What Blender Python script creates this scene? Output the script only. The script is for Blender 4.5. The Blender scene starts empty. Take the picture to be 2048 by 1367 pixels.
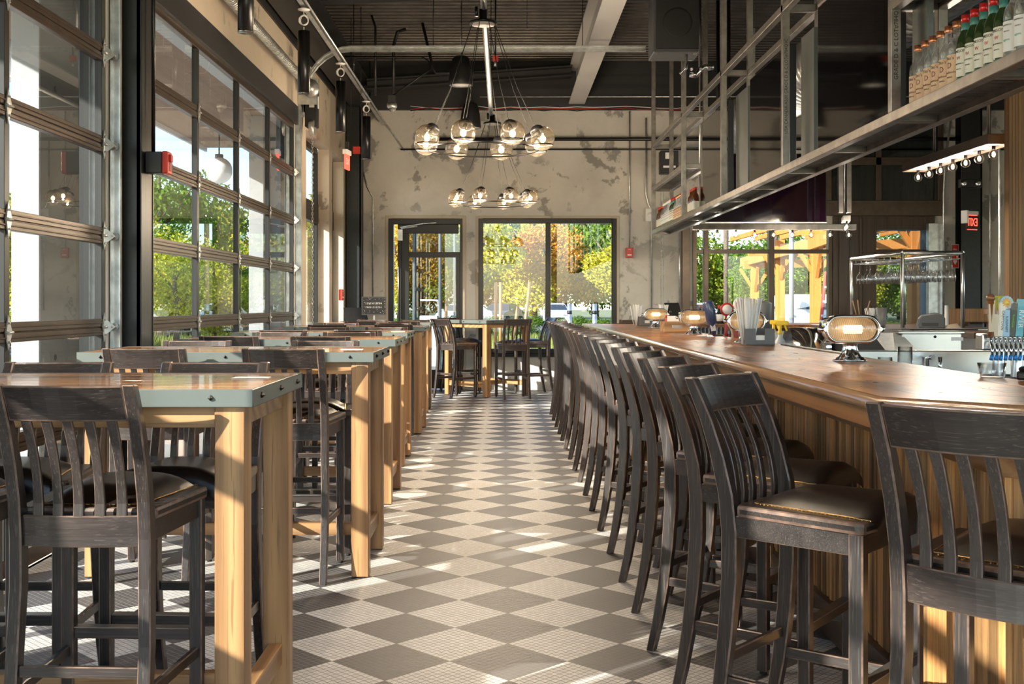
import bpy, bmesh, math, random
from mathutils import Vector, Matrix, Euler
random.seed(7)
SC = bpy.context.scene
COL = SC.collection
PI = math.pi
F = 2275.0                      # focal length in px of a 2048 wide frame
EYE = 1.30
def PX(px, Y): return (px - 1007.0) * Y / F
def PZ(py, Y): return EYE - (py - 607.0) * Y / F

# ---------------------------------------------------------------- mesh builder
class MB:
    def __init__(s):
        s.v = []; s.f = []; s.sm = []
    def add(s, verts, faces, smooth=False, M=None):
        n = len(s.v)
        for p in verts:
            p = Vector(p)
            if M is not None: p = M @ p
            s.v.append(tuple(p))
        for f in faces:
            s.f.append(tuple(i + n for i in f)); s.sm.append(smooth)
        return s
    def box(s, x0, x1, y0, y1, z0, z1, M=None):
        v = [(x0,y0,z0),(x1,y0,z0),(x1,y1,z0),(x0,y1,z0),(x0,y0,z1),(x1,y0,z1),(x1,y1,z1),(x0,y1,z1)]
        f = [(0,3,2,1),(4,5,6,7),(0,1,5,4),(1,2,6,5),(2,3,7,6),(3,0,4,7)]
        return s.add(v, f, False, M)
    def beam(s, p0, p1, w, h, up=(0,0,1)):
        p0 = Vector(p0); p1 = Vector(p1); d = p1 - p0; L = d.length; d.normalize()
        up = Vector(up)
        if abs(d.dot(up)) > .99: up = Vector((0,1,0))
        sx = d.cross(up).normalized(); uz = sx.cross(d).normalized()
        v = []
        for t in (p0, p1):
            for a, b in ((-1,-1),(1,-1),(1,1),(-1,1)):
                v.append(t + sx*(a*w/2) + uz*(b*h/2))
        return s.add(v, [(0,1,2,3),(7,6,5,4),(0,4,5,1),(1,5,6,2),(2,6,7,3),(3,7,4,0)])
    def tube(s, pts, r, n=8, cap=True, closed=False):
        pts = [Vector(p) for p in pts]
        m = len(pts); rr = r if isinstance(r, (list, tuple)) else [r]*m
        base = len(s.v); prev = None; verts = []
        for i, p in enumerate(pts):
            if closed: d = pts[(i+1) % m] - pts[i-1]
            else: d = pts[min(i+1, m-1)] - pts[max(i-1, 0)]
            d.normalize()
            if prev is None:
                a = Vector((0,0,1)) if abs(d.z) < .9 else Vector((1,0,0))
            else: a = prev
            sx = a.cross(d); 
            if sx.length < 1e-5: sx = Vector((1,0,0)).cross(d)
            sx.normalize(); u = d.cross(sx).normalized(); prev = u
            for k in range(n):
                t = 2*PI*k/n
                verts.append(p + (sx*math.cos(t) + u*math.sin(t))*rr[i])
        faces = []
        for i in range(m if closed else m-1):
            j = (i+1) % m
            for k in range(n):
                k2 = (k+1) % n
                faces.append((i*n+k, i*n+k2, j*n+k2, j*n+k))
        s.add(verts, faces, True)
        if cap and not closed:
            s.f.append(tuple(base+k for k in reversed(range(n)))); s.sm.append(False)
            s.f.append(tuple(base+(m-1)*n+k for k in range(n))); s.sm.append(False)
        return s
    def lathe(s, prof, n=16, M=None, smooth=True):
        """prof: (r, z) list; revolves about z."""
        v = []; f = []
        for r, z in prof:
            for k in range(n):
                t = 2*PI*k/n; v.append((r*math.cos(t), r*math.sin(t), z))
        m = len(prof)
        for i in range(m-1):
            for k in range(n):
                k2 = (k+1) % n
                f.append((i*n+k, i*n+k2, (i+1)*n+k2, (i+1)*n+k))
        if prof[0][0] > 1e-6: f.append(tuple(reversed(range(n))))
        if prof[-1][0] > 1e-6: f.append(tuple((m-1)*n+k for k in range(n)))
        return s.add(v, f, smooth, M)
    def sphere(s, c, r, n=16, m=10, sz=1.0):
        prof = [(max(r*math.sin(PI*i/m), 1e-5), -r*sz*math.cos(PI*i/m)) for i in range(m+1)]
        return s.lathe(prof, n, Matrix.Translation(c))
    def prism(s, poly, z0, z1, M=None):
        n = len(poly)
        v = [(x, y, z0) for x, y in poly] + [(x, y, z1) for x, y in poly]
        f = [tuple(reversed(range(n))), tuple(range(n, 2*n))] + [(i, (i+1) % n, n+(i+1) % n, n+i) for i in range(n)]
        return s.add(v, f, False, M)
    def mesh(s, name, bevel=0, seg=1, worn=-1):
        me = bpy.data.meshes.new(name)
        me.from_pydata(s.v, [], s.f)
        me.update()
        bm = bmesh.new(); bm.from_mesh(me)
        for fc, sm in zip(bm.faces, s.sm): fc.smooth = sm
        bmesh.ops.remove_doubles(bm, verts=bm.verts, dist=1e-6)
        if bevel:
            es = [e for e in bm.edges if len(e.link_faces) == 2 and e.calc_face_angle(0) > .6]
            bmesh.ops.bevel(bm, geom=es, offset=bevel, segments=seg, affect='EDGES', profile=.6, clamp_overlap=True, material=worn)
        bmesh.ops.recalc_face_normals(bm, faces=bm.faces)
        bm.to_mesh(me); bm.free()
        return me
    def build(s, name, mat, parent=None, bevel=0, seg=1, loc=None, label=None):
        worn = mat is not None and mat.name.startswith('dark_stained_oak')
        o = bpy.data.objects.new(name, s.mesh(name, bevel, seg, 1 if worn else -1))
        if mat is not None: o.data.materials.append(mat)
        if worn: o.data.materials.append(M['worn'])
        COL.objects.link(o)
        if parent is not None: o.parent = parent
        if loc is not None: o.location = loc
        if label: o['label'] = label
        return o

def tag(o, label=None, cat=None, group=None, kind=None):
    if label: o['label'] = label
    if cat: o['category'] = cat
    if group: o['group'] = group
    if kind: o['kind'] = kind
    return o
def thing(name, label, cat, loc=(0,0,0), rz=0, group=None):
    o = bpy.data.objects.new(name, None); COL.objects.link(o)
    o.empty_display_size = .05
    o.location = loc; o.rotation_euler = (0, 0, rz)
    return tag(o, label, cat, group)
def struct(o): o['kind'] = 'structure'; return o
KIDS = {}
def dup(root, loc=None, rz=None, label=None, group=None, scale=None):
    r = root.copy(); COL.objects.link(r)
    if loc is not None: r.location = loc
    if rz is not None: r.rotation_euler = (0, 0, rz)
    if scale is not None: r.scale = scale
    if label: r['label'] = label
    if group: r['group'] = group
    for ch in list(root.children):
        c = ch.copy(); COL.objects.link(c); c.parent = r
        for g in list(ch.children):
            d = g.copy(); COL.objects.link(d); d.parent = c
    return r
ORD = 'first second third fourth fifth sixth seventh eighth ninth tenth eleventh twelfth thirteenth fourteenth fifteenth sixteenth seventeenth eighteenth nineteenth twentieth'.split()
ORD += ['twenty-' + w for w in 'first second third fourth fifth sixth seventh eighth ninth'.split()] + ['thirtieth'] + ['thirty-' + w for w in 'first second third fourth fifth sixth seventh eighth ninth'.split()] + ['fortieth'] + ['forty-' + w for w in 'first second third fourth fifth sixth seventh eighth ninth'.split()]

def text_mesh(body, size, depth=.001, align='CENTER'):
    cu = bpy.data.curves.new('lettering', 'FONT'); cu.body = body; cu.size = size; cu.extrude = depth
    cu.align_x = align; cu.align_y = 'CENTER'; cu.resolution_u = 2
    o = bpy.data.objects.new('lettering', cu); COL.objects.link(o)
    dg = bpy.context.evaluated_depsgraph_get(); dg.update()
    me = bpy.data.meshes.new_from_object(o.evaluated_get(dg))
    bpy.data.objects.remove(o); bpy.data.curves.remove(cu)
    return me
def put_text(body, size, mat, parent, loc, rot, depth=.001, name='lettering', sx=1):
    me = text_mesh(body, size, depth)
    me.materials.clear(); me.materials.append(mat)
    o = bpy.data.objects.new(name, me); COL.objects.link(o)
    if parent: o.parent = parent
    o.location = loc; o.rotation_euler = rot; o.scale = (sx, 1, 1)
    return o

# ---------------------------------------------------------------- materials
class NT:
    def __init__(s, name):
        s.m = bpy.data.materials.new(name); s.m.use_nodes = True
        s.t = s.m.node_tree; s.t.nodes.clear()
        s.out = s.n('ShaderNodeOutputMaterial')
    def n(s, t, **k):
        nd = s.t.nodes.new(t)
        for a, b in k.items(): setattr(nd, a, b)
        return nd
    def l(s, a, b): s.t.links.new(a, b)
    def val(s, nd, key, v):
        i = nd.inputs[key]
        if isinstance(v, (int, float)): i.default_value = v
        elif isinstance(v, tuple): i.default_value = v if len(v) == len(i.default_value) else (*v, 1)
        else: s.l(v, i)
    def math(s, op, a, b=None, c=None, clamp=False):
        nd = s.n('ShaderNodeMath', operation=op, use_clamp=clamp)
        for i, x in enumerate((a, b, c)):
            if x is not None: s.val(nd, i, x)
        return nd.outputs[0]
    def coord(s, kind='Object'): return s.n('ShaderNodeTexCoord').outputs[kind]
    def mapping(s, vec, scale=(1,1,1), rot=(0,0,0), loc=(0,0,0)):
        nd = s.n('ShaderNodeMapping'); s.l(vec, nd.inputs[0])
        nd.inputs['Scale'].default_value = scale; nd.inputs['Rotation'].default_value = rot; nd.inputs['Location'].default_value = loc
        return nd.outputs[0]
    def noise(s, vec, scale, detail=4, rough=.55, dist=0, out=0):
        nd = s.n('ShaderNodeTexNoise'); s.l(vec, nd.inputs['Vector'])
        nd.inputs['Scale'].default_value = scale; nd.inputs['Detail'].default_value = detail
        nd.inputs['Roughness'].default_value = rough; nd.inputs['Distortion'].default_value = dist
        return nd.outputs[out]
    def ramp(s, fac, stops, interp='LINEAR'):
        nd = s.n('ShaderNodeValToRGB'); nd.color_ramp.interpolation = interp
        cr = nd.color_ramp
        while len(cr.elements) < len(stops): cr.elements.new(.5)
        for e, (p, c) in zip(cr.elements, stops):
            e.position = p; e.color = (*c, 1) if len(c) == 3 else c
        s.l(fac, nd.inputs[0]); return nd.outputs[0]
    def mix(s, fac, a, b, blend='MIX'):
        nd = s.n('ShaderNodeMix', data_type='RGBA', blend_type=blend)
        s.val(nd, 0, fac)
        for i, x in ((6, a), (7, b)):
            if isinstance(x, tuple): nd.inputs[i].default_value = (*x, 1) if len(x) == 3 else x
            else: s.l(x, nd.inputs[i])
        return nd.outputs[2]
    def bump(s, h, strength=.3, dist=.01):
        nd = s.n('ShaderNodeBump'); nd.inputs['Strength'].default_value = strength; nd.inputs['Distance'].default_value = dist
        s.l(h, nd.inputs['Height']); return nd.outputs[0]
    def bsdf(s, col, rough=.5, metal=0, coat=0, coat_rough=.1, normal=None, spec=None, emis=None, estr=0, trans=0, ior=None):
        b = s.n('ShaderNodeBsdfPrincipled')
        s.val(b, 'Base Color', col); s.val(b, 'Roughness', rough); s.val(b, 'Metallic', metal)
        s.val(b, 'Coat Weight', coat); s.val(b, 'Coat Roughness', coat_rough)
        if spec is not None: s.val(b, 'Specular IOR Level', spec)
        if normal is not None: s.l(normal, b.inputs['Normal'])
        if emis is not None: s.val(b, 'Emission Color', emis); s.val(b, 'Emission Strength', estr)
        if trans: s.val(b, 'Transmission Weight', trans)
        if ior: s.val(b, 'IOR', ior)
        return b.outputs[0]
    def done(s, sh): s.l(sh, s.out.inputs[0]); return s.m

def plain(name, col, rough=.5, metal=0, coat=0, noise=0, nscale=20, **k):
    n = NT(name)
    c = col
    if noise:
        f = n.noise(n.coord(), nscale, 4)
        lo = tuple(x*(1-noise) for x in col); hi = tuple(min(1, x*(1+noise)) for x in col)
        c = n.ramp(f, [(.3, lo), (.7, hi)])
    return n.done(n.bsdf(c, rough, metal, coat, **k))
def emit(name, col, s):
    n = NT(name); e = n.n('ShaderNodeEmission'); n.val(e, 0, col); n.val(e, 1, s); return n.done(e.outputs[0])
def pane(name, tint=(.95,.97,.96), refl=1.0, rough=0.0, edge=None):
    """thin glass: straight-through transmission with a fresnel reflection."""
    n = NT(name)
    t = n.n('ShaderNodeBsdfTransparent'); n.val(t, 0, tint)
    if edge:
        le = n.n('ShaderNodeLayerWeight'); le.inputs[0].default_value = .5
        n.l(n.mix(n.math('POWER', le.outputs['Facing'], 2.5), tint, edge), t.inputs[0])
    g = n.n('ShaderNodeBsdfGlossy'); n.val(g, 'Roughness', rough); n.val(g, 0, (1,1,1))
    lw = n.n('ShaderNodeLayerWeight'); lw.inputs[0].default_value = .5
    fac = n.math('MULTIPLY', n.math('MULTIPLY_ADD', n.math('POWER', lw.outputs['Facing'], 4.0), .92, .045), refl, clamp=True)
    mx = n.n('ShaderNodeMixShader'); n.l(fac, mx.inputs[0]); n.l(t.outputs[0], mx.inputs[1]); n.l(g.outputs[0], mx.inputs[2])
    return n.done(mx.outputs[0])
def wood(name, dark, light, axis='Z', rough=.45, coat=.2, scale=1.0, island=0, streak=.5, obj_rand=.0, pores=None, coat_rough=.12, figure=0):
    n = NT(name)
    co = n.coord()
    st = {'X': (.06,1,1), 'Y': (1,.06,1), 'Z': (1,1,.06)}[axis]
    if island:
        gi = n.n('ShaderNodeNewGeometry').outputs['Random Per Island']
        ad = n.n('ShaderNodeVectorMath', operation='ADD'); n.l(co, ad.inputs[0])
        cb = n.n('ShaderNodeCombineXYZ'); mm = n.math('MULTIPLY', gi, 37.0)
        n.l(mm, cb.inputs[0]); n.l(mm, cb.inputs[1]); n.l(mm, cb.inputs[2]); n.l(cb.outputs[0], ad.inputs[1]); co = ad.outputs[0]
    oi = n.n('ShaderNodeObjectInfo').outputs['Random']
    ad2 = n.n('ShaderNodeVectorMath', operation='ADD'); n.l(co, ad2.inputs[0])
    cb2 = n.n('ShaderNodeCombineXYZ'); m2 = n.math('MULTIPLY', oi, 11.0)
    n.l(m2, cb2.inputs[0]); n.l(m2, cb2.inputs[1]); n.l(m2, cb2.inputs[2]); n.l(cb2.outputs[0], ad2.inputs[1]); co = ad2.outputs[0]
    mp = n.mapping(co, tuple(x*scale for x in st))
    big = n.noise(mp, 14, 3, .5, 1.2)
    fine = n.noise(n.mapping(co, tuple((x if x > .5 else .02)*scale for x in st)), 150, 5, .65)
    fac = n.math('ADD', n.math('MULTIPLY', big, 1-streak), n.math('MULTIPLY', fine, streak))
    if figure:
        wv = n.n('ShaderNodeTexWave', wave_type='RINGS', rings_direction={'X':'X','Y':'Y','Z':'Z'}[axis])
        n.l(n.mapping(co, tuple(x*scale for x in st)), wv.inputs['Vector']); wv.inputs['Scale'].default_value = 9
        wv.inputs['Distortion'].default_value = 6; wv.inputs['Detail'].default_value = 2; wv.inputs['Detail Scale'].default_value = .8
        fac = n.math('ADD', n.math('MULTIPLY', fac, 1-figure), n.math('MULTIPLY', wv.outputs['Fac'], figure))
    col = n.ramp(fac, [(.32, dark), (.68, light)])
    if island:
        gi = n.n('ShaderNodeNewGeometry').outputs['Random Per Island']
        br = n.ramp(gi, [(0, (1-island,)*3), (.5, (1,1,1)), (1, (1+island*.5, 1+island*.4, 1+island*.25))])
        col = n.mix(1.0, col, br, 'MULTIPLY')
    if obj_rand:
        br = n.ramp(oi, [(0, (1-obj_rand,)*3), (1, (1+obj_rand, 1+obj_rand*.8, 1+obj_rand*.6))])
        col = n.mix(1.0, col, br, 'MULTIPLY')
    if pores:
        pf = n.ramp(n.noise(n.mapping(co, tuple((x if x > .5 else .03)*scale for x in st)), 260, 2, .5), [(.60, (0,0,0)), (.66, (1,1,1))])
        col = n.mix(n.math('MULTIPLY', pf, .8), col, pores)
    nm = n.bump(fac, .25, .004)
    return n.done(n.bsdf(col, rough, 0, coat, coat_rough, nm))

M = {}
WARM = (1, .88, .72)
DK, DL = (.008,.006,.0056), (.046,.035,.032)
M['worn'] = plain('worn_chair_edges', (.15,.095,.070), .35, 0, .3, noise=.5, nscale=25)
for ax in 'XYZ':
    M['chair'+ax] = wood('dark_stained_oak_'+ax, DK, DL, ax, .36, .35, 1.0, 0, .5, .3, (.075,.060,.052), .25)
    M['oak'+ax] = wood('honey_oak_'+ax, (.21,.105,.042), (.43,.245,.105), ax, .45, .2, .55, 0, .4, .15, (.24,.12,.05), .2, .25)
M['strip'] = wood('reclaimed_lath', (.24,.11,.038), (.66,.37,.15), 'Z', .6, .1, 1.3, .7, .55)
M['plankX'] = wood('table_planks', (.19,.075,.025), (.46,.23,.085), 'X', .26, .5, .8, .5, .4, 0, None, .06)
def bartop():
    n = NT('glossy_bar_planks'); co = n.coord()
    g = n.noise(n.mapping(co, (1,.07,1)), 60, 5, .6); a = n.noise(n.mapping(co, (1,.6,1)), 5.5, 5, .62, .6); c = n.noise(n.mapping(co, (1,.5,1)), 16, 4, .6, .4)
    f = n.math('ADD', n.math('MULTIPLY', a, .62), n.math('ADD', n.math('MULTIPLY', g, .16), n.math('MULTIPLY', c, .22)))
    col = n.ramp(f, [(.36, (.035,.012,.006)), (.47, (.17,.062,.018)), (.56, (.38,.155,.042)), (.70, (.54,.27,.085))])
    gi = n.n('ShaderNodeNewGeometry').outputs['Random Per Island']
    col = n.mix(1.0, col, n.ramp(gi, [(0, (.78,.76,.74)), (1, (1.1,1.08,1.05))]), 'MULTIPLY')
    r = n.math('MULTIPLY_ADD', c, .22, .20)
    return n.done(n.bsdf(col, r, 0, .08, .08, n.bump(n.math('ADD', a, n.math('MULTIPLY', c, .4)), .12, .012), spec=.30))
M['bartop'] = bartop()
M['barwood'] = wood('bar_fascia', (.20,.080,.025), (.40,.20,.075), 'Y', .35, .5, .8, 0, .35, 0, None, .12, .2)
M['kick'] = wood('dark_kick_board', (.035,.015,.008), (.085,.040,.022), 'Y', .35, .4, .8)
M['darkwood'] = wood('dark_brown_timber', (.035,.022,.014), (.085,.055,.035), 'Z', .6, .1, .6)
M['beamwood'] = wood('walnut_board', (.04,.022,.014), (.10,.06,.038), 'Y', .5, .15, .6)
M['corrug'] = wood('ribbed_timber', (.14,.065,.022), (.36,.19,.07), 'Z', .6, .1, .5, .25)
M['pergola'] = wood('orange_cedar', (.40,.135,.02), (.60,.23,.04), 'Z', .6, 0, .2)
M['soffit'] = wood('soffit_boards', (.24,.14,.085), (.38,.24,.15), 'Y', .6, 0, .3)
M['steelpaint'] = plain('grey_steel_band', (.115,.13,.12), .42, .25, noise=.1, nscale=6)
M['rawsteel'] = plain('raw_steel_tube', (.28,.255,.23), .33, .85, noise=.30, nscale=9)
M['galv'] = plain('galvanised_steel', (.55,.56,.55), .35, .85, noise=.25, nscale=12)
M['chrome'] = plain('polished_chrome', (.82,.82,.82), .08, 1)
M['brushed'] = plain('brushed_stainless', (.55,.55,.54), .28, 1, noise=.1, nscale=5)
M['black'] = plain('black_paint', (.012,.012,.013), .45)
M['blacksat'] = plain('satin_black_metal', (.010,.010,.011), .30, .3)
M['charcoal'] = plain('charcoal_steel_column', (.014,.016,.016), .38, .2, noise=.2, nscale=30)
M['bronze'] = plain('dark_bronze_frame', (.085,.062,.045), .34, .7, noise=.15, nscale=8)
M['bronze2'] = plain('dark_anodised_frame', (.022,.022,.022), .40, .5)
M['rubber'] = plain('black_rubber', (.01,.01,.01), .8)
M['leather'] = plain('dark_leather', (.012,.008,.0065), .34, 0, .25, noise=.4, nscale=90, coat_rough=.3)
M['nail'] = plain('antique_brass_nailheads', (.42,.28,.13), .3, 1)
M['white'] = plain('white_plastic', (.75,.75,.73), .5)
M['paper'] = plain('white_paper', (.8,.79,.76), .8)
M['red'] = plain('signal_red', (.55,.035,.02), .4)
M['yellow'] = plain('yellow_plastic', (.85,.55,.02), .4)
M['grey'] = plain('grey_plastic', (.12,.12,.12), .5)
M['stucco'] = plain('white_stucco', (.34,.35,.36), .85, noise=.06, nscale=3)
M['whitepaint'] = plain('white_soffit_paint', (.70,.70,.70), .8)
M['tv'] = plain('black_glass_screen', (.003,.003,.004), .05, 0, 0, spec=.42)
M['deck'] = plain('roof_deck_steel', (.085,.078,.07), .45, .6, noise=.3, nscale=4)
M['blackpaint'] = plain('black_painted_steel', (.012,.012,.012), .6)
M['greybeam'] = plain('grey_primer_beam', (.50,.49,.47), .5)  # one even grey, paler than the other roof beams
M['glass'] = pane('window_glass', (.46,.495,.505), 1.0)
M['clear'] = pane('clear_glassware', (.98,.985,.985), 1.8, .02, (.15,.15,.15))
M['stem'] = pane('stemware_glass', (.98,.985,.985), 2.2, .02, (.03,.03,.03))
M['lens'] = pane('ribbed_lamp_lens', (.92,.88,.80), 1.3, .05)
M['filament'] = emit('warm_filament', (1,.66,.30), 14)
M['filament2'] = emit('soft_filament', (1,.66,.34), 3.2)
M['bulb'] = emit('warm_bulb', (1,.66,.30), 9)
M['redlit'] = emit('red_backlit_letters', (1,.05,.03), 2.6)
M['downlight'] = emit('downlight_lens', (1,.80,.50), 5)
M['asphalt'] = plain('asphalt', (.16,.16,.155), .9, noise=.2, nscale=2)
M['concrete'] = plain('concrete_paving', (.42,.40,.36), .9, noise=.12, nscale=2)
M['carpaint'] = plain('white_car_paint', (.75,.76,.77), .25, 0, .8)
M['carglass'] = plain('car_window_glass', (.03,.035,.04), .05, 0, 1)
M['tyre'] = plain('tyre_rubber', (.02,.02,.02), .8)
M['bark'] = plain('tree_bark', (.12,.085,.06), .9, noise=.4, nscale=8)

def globe_mat():
    n = NT('seeded_amber_globe')
    sp = n.n('ShaderNodeSeparateXYZ'); n.l(n.coord(), sp.inputs[0])
    seed = n.ramp(n.noise(n.coord(), 260, 2, .5), [(.56, (0,0,0)), (.62, (1,1,1))])
    t = n.n('ShaderNodeBsdfTransparent'); n.val(t, 0, n.mix(seed, (.84,.77,.67), (.66,.55,.42)))
    g = n.n('ShaderNodeBsdfGlossy'); n.val(g, 'Roughness', .02); n.val(g, 0, (.75,.70,.62))
    d = n.n('ShaderNodeBsdfTranslucent'); n.val(d, 0, (.95,.80,.58))
    fr = n.n('ShaderNodeLayerWeight'); fr.inputs[0].default_value = .5
    fac = n.math('MULTIPLY_ADD', n.math('POWER', fr.outputs['Facing'], 3.0), .75, .05, clamp=True)
    m0 = n.n('ShaderNodeMixShader'); n.l(n.math('ADD', n.math('MULTIPLY', seed, .006), .0012), m0.inputs[0]); n.l(t.outputs[0], m0.inputs[1]); n.l(d.outputs[0], m0.inputs[2])
    m1 = n.n('ShaderNodeMixShader'); n.l(fac, m1.inputs[0]); n.l(m0.outputs[0], m1.inputs[1]); n.l(g.outputs[0], m1.inputs[2])
    return n.done(m1.outputs[0])
M['globe'] = globe_mat()

def plaster(name, base, base2, stain, amount, warm=0):
    n = NT(name); co = n.coord()
    a = n.noise(co, .9, 6, .6, .4); b = n.noise(co, 3.2, 8, .7, .8); c = n.noise(co, 2.1, 10, .62, .3)
    col = n.ramp(a, [(.30, base2), (.65, base)])
    soft = n.ramp(b, [(.52, (0,0,0)), (.75, (1,1,1))])
    col = n.mix(n.math('MULTIPLY', soft, .45), col, tuple(x*.72 for x in base))
    spots = n.ramp(c, [(.60-amount, (0,0,0)), (.635-amount, (1,1,1))])
    area = n.ramp(n.noise(co, .7, 2, .5, 0), [(.38, (0,0,0)), (.52, (1,1,1))])
    sm = n.math('MULTIPLY', n.math('MULTIPLY', spots, area), .72)
    col = n.mix(sm, col, stain)
    return n.done(n.bsdf(col, .78, 0, 0, normal=n.bump(b, .25, .01)))
M['plaster'] = plaster('grey_venetian_plaster', (.60,.57,.52), (.46,.435,.39), (.16,.15,.135), .045)
M['plaster2'] = plaster('beige_plaster', (.52,.44,.34), (.42,.355,.275), (.15,.13,.10), .0)

def floor_mat():
    n = NT('mosaic_checker_floor')
    g = n.n('ShaderNodeNewGeometry').outputs['Position']
    sp = n.n('ShaderNodeSeparateXYZ'); n.l(g, sp.inputs[0])
    x = n.math('SUBTRACT', sp.outputs[0], .018); y = n.math('SUBTRACT', sp.outputs[1], 4.139)
    s = .428/math.sqrt(2)
    k = 1/(math.sqrt(2)*s)
    p = n.math('MULTIPLY_ADD', n.math('ADD', x, y), k, .5)
    q = n.math('MULTIPLY_ADD', n.math('SUBTRACT', x, y), k, .5)
    par = n.math('FLOORED_MODULO', n.math('ADD', n.math('FLOOR', p), n.math('FLOOR', q)), 2.0)
    def grid(u):
        f = n.math('FRACT', n.math('MULTIPLY', u, 12.0))
        return n.math('ABSOLUTE', n.math('SUBTRACT', f, .5))
    gm = n.math('MAXIMUM', grid(p), grid(q))
    grout = n.ramp(gm, [(.438, (0,0,0)), (.455, (1,1,1))])
    cell = n.n('ShaderNodeCombineXYZ'); n.l(n.math('FLOOR', n.math('MULTIPLY', p, 12.0)), cell.inputs[0]); n.l(n.math('FLOOR', n.math('MULTIPLY', q, 12.0)), cell.inputs[1])
    wn = n.n('ShaderNodeTexWhiteNoise', noise_dimensions='2D'); n.l(cell.outputs[0], wn.inputs['Vector'])
    v = n.math('MULTIPLY_ADD', wn.outputs[0], .16, .92)
    big = n.math('MULTIPLY_ADD', n.noise(g, 1.5, 3), .2, .9)
    tile = n.mix(par, (.060,.054,.052), (.55,.53,.505))
    vv = n.n('ShaderNodeCombineXYZ'); w = n.math('MULTIPLY', v, big)
    for i in range(3): n.l(w, vv.inputs[i])
    tile = n.mix(1.0, tile, vv.outputs[0], 'MULTIPLY')
    gc = n.mix(par, (.21,.20,.19), (.15,.14,.13))
    col = n.mix(grout, tile, gc)
    rgh = n.math('MULTIPLY_ADD', grout, .3, .50)
    nm = n.bump(n.math('SUBTRACT', 1.0, grout), .35, .002)
    return n.done(n.bsdf(col, rgh, 0, 0, normal=nm))
M['floor'] = floor_mat()

def leaf_mat(name, cols):
    n = NT(name)
    g = n.n('ShaderNodeNewGeometry')
    oi = n.n('ShaderNodeObjectInfo').outputs['Random']
    ri = g.outputs['Random Per Island']
    nz = n.noise(g.outputs['Position'], .35, 2)
    f = n.math('ADD', n.math('MULTIPLY', ri, .35), n.math('ADD', n.math('MULTIPLY', nz, .6), n.math('MULTIPLY_ADD', oi, .35, -.15)), clamp=True)
    col = n.ramp(f, [(i/(len(cols)-1)*.8+.1, c) for i, c in enumerate(cols)])
    d = n.n('ShaderNodeBsdfDiffuse'); n.l(col, d.inputs[0])
    t = n.n('ShaderNodeBsdfTranslucent'); n.l(col, t.inputs[0])
    mx = n.n('ShaderNodeMixShader'); mx.inputs[0].default_value = .4
    n.l(d.outputs[0], mx.inputs[1]); n.l(t.outputs[0], mx.inputs[2])
    return n.done(mx.outputs[0])
M['leafgreen'] = leaf_mat('green_leaves', [(.07,.14,.02), (.14,.24,.03), (.26,.34,.05)])
M['leafyellow'] = leaf_mat('yellow_green_leaves', [(.16,.24,.03), (.42,.42,.04), (.70,.55,.06)])
M['leaforange'] = leaf_mat('orange_autumn_leaves', [(.28,.22,.03), (.65,.34,.05), (.62,.18,.05)])
M['grass'] = leaf_mat('grass_blades', [(.10,.16,.03), (.18,.24,.05), (.30,.30,.10)])
SUN_E = 14; SKY_E = .46; EXPO = 1.05
# ---------------------------------------------------------------- floor, walls, ceiling
WX = -2.33; EW = 17.2; RX = 9.5; BY = -6.0
struct(MB().box(WX-.02, RX, BY, EW+.02, -.12, 0).build('floor', M['floor']))
def wall_plane(name, axis, c0, c1, u0, u1, z0, z1, holes, mat):
    """solid wall between c0..c1 (thickness), spanning u, with rectangular holes (u0,u1,z0,z1)."""
    us = sorted({u0, u1, *[h[0] for h in holes], *[h[1] for h in holes]})
    zs = sorted({z0, z1, *[h[2] for h in holes], *[h[3] for h in holes]})
    b = MB()
    for i in range(len(us)-1):
        run = None
        for j in range(len(zs)-1):
            um = (us[i]+us[i+1])/2; zm = (zs[j]+zs[j+1])/2
            solid = not any(h[0] < um < h[1] and h[2] < zm < h[3] for h in holes)
            if solid:
                if run is None: run = zs[j]
            if (not solid or j == len(zs)-2) and run is not None:
                top = zs[j+1] if solid else zs[j]
                if axis == 'X': b.box(c0, c1, us[i], us[i+1], run, top)
                else: b.box(us[i], us[i+1], c0, c1, run, top)
                run = None
    return struct(b.build(name, mat))
D1 = (1.38, 6.66); D2 = (7.36, 12.66)
wl = wall_plane('wall_left', 'X', WX-.15, WX, BY, EW, -.1, 4.16,
    [(-4.9, .38, 0, 3.36), (D1[0], D1[1], 0, 3.36), (D2[0], D2[1], 0, 3.36), (13.42, 15.2, .25, 3.36), (15.48, 16.56, .25, 3.36)], M['plaster2'])
ends = [(-1.74, -.62, 0, 2.585), (-.378, 1.71, .55, 2.585), (2.86, 4.97, .95, 2.50), (5.62, 6.41, .02, 2.42)]
wall_plane('wall_end', 'Y', EW, EW+.3, WX-.26, RX+.3, -.1, 4.22, ends, M['plaster'])
wall_plane('wall_right', 'X', RX, RX+.3, BY, EW, -.1, 5.0, [(-5.8, -1, .9, 3.4), (-.4, 3.6, .9, 3.4), (9, 12.8, .9, 2.6)], M['plaster'])  # openings out of view, sized to let daylight fill the room
wall_plane('wall_back', 'Y', BY-.3, BY, WX-.26, RX+.3, -.1, 5.0, [(-2.1, 1.7, .3, 4.5), (1.9, 4.2, .3, 4.5), (4.6, 9.3, .3, 3.0)], M['plaster'])  # unseen openings behind the camera, made large for daylight fill
struct(MB().box(WX-.26, WX+.02, BY, EW, 4.16, 5.0).build('wall_left_parapet', M['blackpaint']))
struct(MB().box(WX-.26, RX+.3, EW-.02, EW+.3, 4.22, 5.0).build('wall_end_parapet', M['blackpaint']))
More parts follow.
